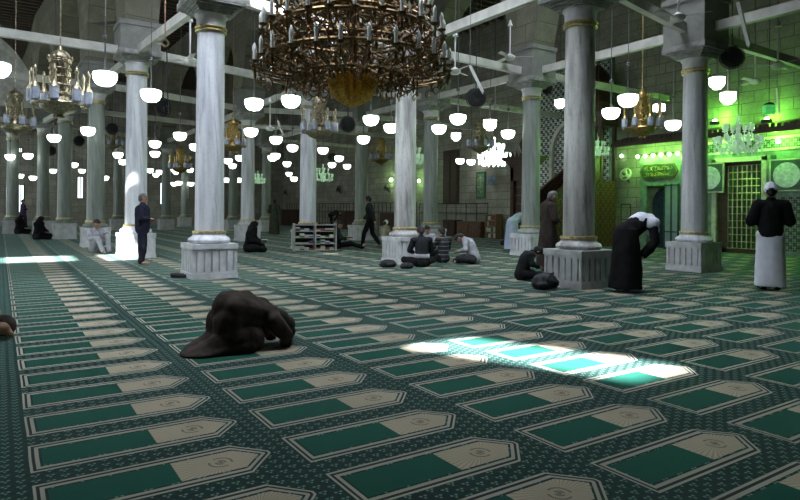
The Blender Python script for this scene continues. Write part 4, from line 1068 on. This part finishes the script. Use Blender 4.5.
def person(label, loc, rz, pz, s=1.0, skin='skin_light', top='dark_cloth', bottom='dark_cloth', hair='hair_black', robe=None, headwear=None, shoes=None, vox=.012, tweak=None, extra=None, beard=False, look=(1, 0, 0), bextra=None, rs=4, rf=.016):
    J = dict(POSES[pz])
    if tweak: J.update({a: Vector(b) for a, b in tweak.items()})
    root = empty('person', loc, rz, label, 'person'); root.scale = (s,)*3
    nk, hd = J['neck'], J['head']
    hp, E = head_prims(hd, nk, Vector(look))
    body = [cap(J['pelvis'], (J['pelvis']+J['chest'])/2, .13, .115), cap((J['pelvis']+J['chest'])/2, J['chest'], .115, .125), cap(J['chest'], nk, .1, .05), cap(nk-(hd-nk)*.2, hd, .052, .05),
            cap(J['sl'], J['sr'], .06, .06)]+hp
    for a in 'lr':
        sgn = 1 if a == 'l' else -1
        body += [cap(J['s'+a], J['e'+a], .046, .037), cap(J['e'+a], J['w'+a], .037, .025)]+hand_prims(J['w'+a], J['e'+a], sgn)
        body += [cap(J['h'+a], J['k'+a], .078, .052), cap(J['k'+a], J['a'+a], .052, .036), cap(J['a'+a]+Vector((0, 0, -.02)), J['t'+a], .034, .026)]
    b = soft_mesh(body, 'body', skin, vox*.75, it=2); b.parent = root
    for s_ in (-1, 1):
        e_ = MB().lathe([(math.cos(-PI/2+PI*k/6)*.011+1e-4, math.sin(-PI/2+PI*k/6)*.011) for k in range(7)], 8, tuple(E(.083, s_*.031, .006))); e_.build('eye', 'hair_black', root, True)
    MB().tube([E(.091, -.022, -.052), E(.096, 0, -.05), E(.091, .022, -.052)], .005, 5).build('mouth', 'lip', root, True)
    # hair
    if hair:
        hh = soft_mesh([cap(E(-.03, 0, .04), E(-.0, 0, .06), .094, .084), cap(E(-.06, 0, -.02), E(-.05, 0, .03), .062, .08), cap(E(.02, 0, .085), E(-.02, 0, .09), .06, .06)], 'hair', hair, .01, .004, 3); hh.parent = root
    if beard: bb = soft_mesh([cap(E(.06, 0, -.1), E(.05, 0, -.07), .035, .045), cap(E(.03, -.06, -.05), E(.03, .06, -.05), .02, .02)], 'beard', hair or 'hair_grey', .01, .003); bb.parent = root
    if headwear == 'cap':
        c = soft_mesh([cap(E(-.02, 0, .055), E(-.014, 0, .085), .106, .094)], 'skullcap', 'white_cloth', .01); c.parent = root
    elif headwear == 'woolcap':
        c = soft_mesh([cap(E(-.02, 0, .03), E(-.01, 0, .06), .1, .095)], 'cap', 'dark_cloth', .01); c.parent = root
    elif headwear == 'scarf' or headwear == 'blackscarf':
        ps = [cap(E(-.02, 0, .03), E(.0, 0, .04), .105, .1), cap(E(-.05, 0, -.08), nk, .09, .11), cap(nk, J['chest'], .15, .165), cap(J['sl'], J['sr'], .105, .105), cap(nk+Vector((0, 0, .02)), J['chest']*.75+J['pelvis']*.25+Vector((0, 0, .03)), .14, .15)]
        c = soft_mesh(ps, 'head_scarf', 'white_cloth' if headwear == 'scarf' else 'robe_black', .014, .012, 5); c.parent = root
    if robe:
        R = robe
        ps = [cap(J['pelvis'], (J['pelvis']+J['chest'])/2, .17, .155), cap((J['pelvis']+J['chest'])/2, J['chest'], .155, .155), cap(J['chest'], nk, .13, .075), cap(J['sl'], J['sr'], .085, .085)]
        for a in 'lr':
            ps += [cap(J['s'+a], J['e'+a], .08, .075), cap(J['e'+a], J['e'+a]+(J['w'+a]-J['e'+a])*.92, .075, .07)]
            if pz in ('stand', 'bow', 'walk'): pass
            else: ps += [cap(J['h'+a], J['k'+a], .13, .1), cap(J['k'+a], J['a'+a], .1, .075)]
        if pz in ('stand', 'bow'):
            pv = J['pelvis']; ps.append(rings([(pv.x, 0, .06, .25, .27), (pv.x, 0, .4, .22, .245), (pv.x, 0, .8, .185, .21), (pv.x, 0, 1.0, .16, .175)]))
        ps += extra or []
        g = soft_mesh(ps, 'robe', R, vox*1.1, rf, random.random()*9, rs); g.parent = root
    else:
        ps = [cap(J['pelvis'], (J['pelvis']+J['chest'])/2, .155, .145), cap((J['pelvis']+J['chest'])/2, J['chest'], .145, .15), cap(J['chest'], nk, .125, .07), cap(J['sl'], J['sr'], .08, .08)]
        for a in 'lr': ps += [cap(J['s'+a], J['e'+a], .068, .06), cap(J['e'+a], J['e'+a]+(J['w'+a]-J['e'+a])*.93, .06, .045)]
        ps += extra or []
        g = soft_mesh(ps, 'top', top, vox*1.1, .013, random.random()*9, 3); g.parent = root
        ps = [cap(J['hl'], J['hr'], .12, .12)]
        for a in 'lr': ps += [cap(J['h'+a], J['k'+a], .1, .078), cap(J['k'+a], J['a'+a], .078, .062)]
        ps += bextra or []
        g = soft_mesh(ps, 'gown' if bextra else 'trousers', bottom, vox*1.1, .01, random.random()*9, 3); g.parent = root
    if shoes:
        for a in 'lr': g = soft_mesh([cap(J['a'+a]+Vector((-.03, 0, -.03)), J['t'+a]+Vector((.02, 0, .008)), .044, .036), cap(J['a'+a], J['a'+a]+Vector((0, 0, .03)), .045, .04)], 'sock', shoes, .01); g.parent = root
    return root
def fl(u, v): p = at_z(u, v); return Vector((p.x, p.y, 0))
RIGHT = -AZ          # facing picture-right
def deg(a): return a*PI/180
AWAY = PI/2-AZ       # facing straight away from the camera

person('man in dark brown hooded robe prostrating on the prayer mats, nearest figure', (1.9, 5.4, 0), deg(2), 'sujud', .82, 'skin_tan', rs=14, rf=.012, robe='robe_brown', headwear=None, hair='hair_black', vox=.011, shoes='dark_cloth',
       tweak=dict(wl=(.36, .2, .03), wr=(.36, -.2, .03), el=(.34, .27, .14), er=(.34, -.27, .14), pelvis=(-.18, 0, .46), hl=(-.18, .1, .44), hr=(-.18, -.1, .44), kl=(-.02, .12, .08), kr=(-.02, -.12, .08), chest=(.12, 0, .39), sl=(.22, .18, .32), sr=(.22, -.18, .32), neck=(.33, 0, .26), head=(.44, 0, .16), al=(-.42, .1, .06), ar=(-.42, -.1, .06), tl=(-.5, .1, .03), tr=(-.5, -.1, .03)),
       extra=[cap((-.2, 0, .45), (.36, 0, .27), .2, .12), cap((-.22, 0, .44), (-.06, 0, .44), .19, .19), cap((-.18, .1, .44), (.2, .08, .34), .17, .13), cap((-.18, -.1, .44), (.2, -.08, .34), .17, .13), cap((-.24, .14, .16), (-.04, .15, .12), .18, .16), cap((-.24, -.14, .16), (-.04, -.15, .12), .18, .16),
              cap((-.24, .1, .3), (-.24, .12, .12), .19, .19), cap((-.24, -.1, .3), (-.24, -.12, .12), .19, .19), cap((-.3, .1, .08), (-.6, .06, .03), .16, .08), cap((-.3, -.14, .08), (-.66, -.14, .02), .17, .06), ell((-.42, -.04, .03), .3, .27, .1), ell((-.5, -.1, .02), .28, .22, .05), cap((-.1, -.24, .05), (-.5, -.26, .02), .1, .05), cap((.22, 0, .32), (.38, 0, .22), .13, .1),
              cap((.2, -.18, .3), (.32, -.27, .15), .1, .085), cap((.32, -.27, .15), (.35, -.22, .06), .085, .06), cap((.3, 0, .26), (.46, 0, .2), .12, .11)])
fig = [
 dict(label='man in navy jacket and dark trousers standing with folded hands before the sunlit column', loc=fl(142, 264.5), rz=RIGHT+.25, pz='stand', s=.91, top='navy', bottom='charcoal', skin='skin_light', hair='hair_grey', extra=[cap((0, .04, .88), (0, .03, 1.32), .17, .17), cap((0, -.04, .88), (0, -.03, 1.32), .17, .17), cap((0, .1, .85), (0, .1, .3), .1, .08), cap((0, -.1, .85), (0, -.1, .3), .1, .08)]),
 dict(label='young man in light grey shirt seated against a column pedestal, knees raised', loc=fl(95, 252.5)+Vector((0, -.1, 0)), rz=RIGHT-.6, pz='knees', s=1.0, top='grey_shirt', bottom='grey_shirt', skin='skin_tan'),
 dict(label='seated figure in black left of the seated man in grey, right one of a pair', loc=fl(37, 239.5), rz=RIGHT, pz='cross', s=1.0, robe='robe_black', headwear='blackscarf'),
 dict(label='seated figure in black farthest left, left one of a pair', loc=fl(18, 234), rz=RIGHT, pz='cross', s=1.0, robe='robe_black', headwear='blackscarf'),
 dict(label='person in purple standing far away in front of a bright window', loc=Vector((at_y(23, 211, 44.5).x, 44.5, 0)), rz=0, pz='stand', s=1.0, robe='purple'),
 dict(label='person in black seated cross-legged reading a book beside a column', loc=fl(249, 252), rz=RIGHT, pz='cross', s=1.0, robe='robe_black', headwear='blackscarf'),
 dict(label='person in dark clothes with legs out reading behind the white rack', loc=fl(337, 249), rz=RIGHT, pz='legsout', s=.98, top='dark_cloth', bottom='robe_black'),
 dict(label='man in olive robe standing far back between columns', loc=fl(274, 235), rz=AWAY, pz='stand', s=1.0, robe='olive'),
 dict(label='man in dark clothes walking left of the veined column', loc=fl(370, 247.5), rz=RIGHT+PI*.95, pz='walk', s=1.0, top='dark_cloth', bottom='robe_black', headwear='woolcap', hair=None),
 dict(label='small person in beige with white cap seated near the veined column', loc=fl(384, 241), rz=AWAY-.5, pz='cross', s=.92, robe='beige', headwear='cap'),
 dict(label='man in dark jacket with grey belt seated with his back to us by the column', loc=fl(422, 267)+Vector((0, 0, 0)), rz=AWAY+.2, pz='cross', s=1.0, top='dark_cloth', bottom='robe_black'),
 dict(label='young man facing us in the circle of seated men beside the column', loc=fl(428, 256.5), rz=AWAY+PI*.92, pz='cross', s=.95, top='grey_shirt', bottom='robe_black', skin='skin_light'),
 dict(label='man in dark jacket with white stripes seated in the circle of men', loc=fl(443, 262.5), rz=AWAY+.5, pz='legsout', s=.92, top='striped', bottom='robe_black'),
 dict(label='man in light grey shirt leaning forward, rightmost of the seated circle', loc=fl(474, 264), rz=RIGHT+PI-.3, pz='headdown', s=1.0, top='grey_shirt', bottom='charcoal'),
 dict(label='man in pale blue white shirt bowing behind the green tinted column', loc=fl(514, 250.5), rz=AWAY-.9, pz='bow', s=.98, robe='pale_blue'),
 dict(label='old man in dark brown robe standing left of the streaked column', loc=fl(548, 272), rz=RIGHT+.2, pz='stand', s=.98, robe='brown_robe', skin='skin_light', hair='hair_grey', tweak=dict(head=(.09, 0, 1.58), neck=(.04, 0, 1.47), chest=(.02, 0, 1.3))),
 dict(label='man in black seated with lowered head beside a black bag', loc=fl(521, 280), rz=RIGHT+.1, pz='headdown', s=.86, top='dark_cloth', bottom='robe_black', headwear='woolcap', hair=None),
 dict(label='woman in black gown and white head scarf bowing right of the streaked column', loc=fl(630, 291.5), rz=RIGHT+.5, pz='bow', s=1.0, robe='robe_black', headwear='scarf', hair=None, shoes='sock'),
 dict(label='man in white skullcap, black jacket and long white gown standing before the gate', loc=fl(770, 290), rz=deg(38), pz='stand', s=1.0, top='robe_black', bottom='white_cloth', headwear='cap', hair='hair_black', shoes='robe_black',
      extra=[cap((0, 0, .95), (0, 0, 1.1), .19, .18), cap((0, 0, 1.1), (0, 0, 1.3), .18, .165), cap((0, .19, 1.39), (0, -.19, 1.39), .09, .09), cap((0, .2, 1.38), (0, .27, 1.13), .09, .09), cap((0, -.2, 1.38), (0, -.27, 1.13), .09, .09)],
      bextra=[rings([(0, 0, .07, .19, .235), (0, 0, .4, .18, .22), (0, 0, .9, .165, .2)])]),
 dict(label='person in dark clothes bending by the far railing right of the rack', loc=fl(332, 230), rz=RIGHT, pz='bow', s=1.0, top='charcoal', bottom='robe_black'),
]
people = [person(vox=.014, **f) for f in fig]
bl = MB().lathe([(.17, .2), (.178, .22), (.178, .27), (.17, .29)], 24).build('belt', 'grey_shirt', people[10], True, (.03, 0, 0))
# open books in hand (things)
def open_book(loc, rz, label):
    o = empty('open_book', loc, rz, label, 'book')
    for s_ in (-1, 1):
        MB().obox((0, s_*.005, 0), (0, s_*.11, .035), .17, .012).build('page_block', 'paper', o)
    MB().obox((0, -.115, .03), (0, 0, -.012), .18, .005).obox((0, 0, -.012), (0, .115, .03), .18, .005).build('cover', 'book_green', o)
def held(i, dx, dz, label):
    p = people[i]; m = Matrix.Rotation(p.rotation_euler.z, 4, 'Z'); v = m @ Vector((dx*p.scale.x, 0, 0)); open_book(p.location+Vector((v.x, v.y, dz)), p.rotation_euler.z, label)
held(5, .44, .33, 'open book held by the seated reader in black beside the column')
held(6, .42, .37, 'open book held by the reader behind the white rack')

# ------------------------------------------------------------ small things on the carpet
def bag(loc, rz, s, label, name='backpack', m='bag_black'):
    r = empty(name, loc, rz, label, 'bag')
    b = soft_mesh([ell((0, 0, .13), .3, .2, .14), ell((.12, .02, .11), .2, .18, .12), ell((-.15, 0, .09), .18, .17, .1)], 'body', m, .014, .02, 4); b.parent = r
    MB().tube([(-.2, -.1, .17), (-.1, -.14, .27), (.05, -.13, .27), (.15, -.08, .2)], .012, 6).build('strap', m, r)
    k = soft_mesh([ell((.05, -.14, .1), .13, .09, .08)], 'pocket', m, .014, .006, 4); k.parent = r
    r.scale = (s,)*3
bag(fl(545, 288.5), RIGHT+1.0, .95, 'black bag lying at the foot of the streaked column')
bag(fl(388, 267), RIGHT, .62, 'dark bag left of the pedestal foot of the veined column')
bag(fl(407, 268.5), RIGHT+.3, .5, 'dark bag in front of the pedestal of the veined column')
bag(fl(506, 245), RIGHT, .7, 'dark bag on the carpet left of the pulpit portal')
bag(Vector((8.45, 7.22, .62)), RIGHT, .3, 'pale cloth bundle on the pedestal of the streaked column', 'cloth_bundle', 'white_cloth')
def shoe_pair(loc, rz, label):
    for s_ in (-1, 1):
        m = Matrix.Rotation(rz, 4, 'Z'); p = loc+(m @ Vector((0, s_*.06, 0)))
        r = empty('shoe', p, rz+s_*.15, label, 'shoe', 'pair of shoes by the pale column')
        b = soft_mesh([cap((-.09, 0, .045), (-.02, 0, .05), .042, .04), cap((-.02, 0, .04), (.12, 0, .03), .042, .036)], 'upper', 'bag_black', .01, .003); b.parent = r
        MB().lathe([(.045, 0), (.05, .005), (.048, .018)], 16, (0.02, 0, 0), sx=3.0).build('sole', 'rubber', r, True)
shoe_pair(fl(178, 277.5), RIGHT+.4, 'black shoe on the carpet left of the pale bluish column pedestal')
r = empty('person', fl(-20, 338), -.6, 'sitting person at the left edge, only brown clothed knee and foot in view', 'person')
b = soft_mesh([cap((0, 0, .12), (.22, 0, .1), .1, .07), cap((.2, 0, .1), (.3, 0, .04), .045, .03), cap((-.2, 0, .15), (-.2, 0, .5), .14, .16), cap((-.2, 0, .5), (-.17, 0, .72), .07, .06), ell((-.16, 0, .8), .1, .08, .12), cap((-.2, .18, .6), (-.1, .26, .35), .05, .04), cap((-.1, .26, .35), (.1, .1, .22), .04, .03), cap((-.2, -.18, .6), (-.1, -.26, .35), .05, .04), cap((-.2, -.18, .58), (-.2, .18, .58), .07, .07)], 'body', 'skin_tan', .012, .004); b.parent = r
b = soft_mesh([cap((-.2, 0, .13), (.2, .05, .11), .15, .1), cap((-.2, 0, .13), (-.2, 0, .5), .17, .19)], 'robe', 'brown_robe', .014, .012); b.parent = r

# ------------------------------------------------------------ light
w = bpy.data.worlds.new('world'); bpy.context.scene.world = w; w.use_nodes = True
bg = w.node_tree.nodes['Background']
bg.inputs[0].default_value = (.8, .92, .95, 1); bg.inputs[1].default_value = 2.1
s = bpy.data.lights.new('sun', 'SUN'); s.energy = 75; s.color = (.95, .98, 1.0); s.angle = .02
so = bpy.data.objects.new('sun', s); C.objects.link(so); so.rotation_euler = sun_dir.to_track_quat('-Z', 'Y').to_euler()
def area(loc, sx, sy, en, col, rot=(0, 0, 0)):
    l = bpy.data.lights.new('daylight_fill', 'AREA'); l.shape = 'RECTANGLE'; l.size = sx; l.size_y = sy; l.energy = en; l.color = col
    o = bpy.data.objects.new('daylight_fill', l); C.objects.link(o); o.location = loc; o.rotation_euler = rot; return o
for (x, y, a, b), e, rx, ry in zip(FILL, (560, 350, 260, 140), (.4, .1, .1, 0), (-.2, 0, 0, 0)):  # added fill lamps under the panes, in place of daylight from the roof
    l = area((x, y, ZC-.75 if rx > .3 else ZC-.45), a, b, e, (.8, .88, 1), (rx, ry, 0)); l.data.spread = 2.3

# ------------------------------------------------------------ camera
cam = bpy.data.cameras.new('camera'); co = bpy.data.objects.new('camera', cam); C.objects.link(co)
co.location = (0, 0, H)
cam.sensor_fit = 'HORIZONTAL'; cam.sensor_width = 36; cam.lens = F/800*36
cam.shift_y = -(250-VH)/800
cam.clip_start = .05; cam.clip_end = 300
Mr = Matrix.Rotation(-AZ, 4, 'Z') @ Matrix.Rotation(PI/2, 4, 'X') @ Matrix.Rotation(RO, 4, 'Z')
co.rotation_euler = Mr.to_euler()
sc = bpy.context.scene; sc.camera = co
vs = sc.view_settings; vs.view_transform = 'Standard'; vs.look = 'None'; vs.gamma = 1; vs.use_curve_mapping = False; vs.exposure = 0.0
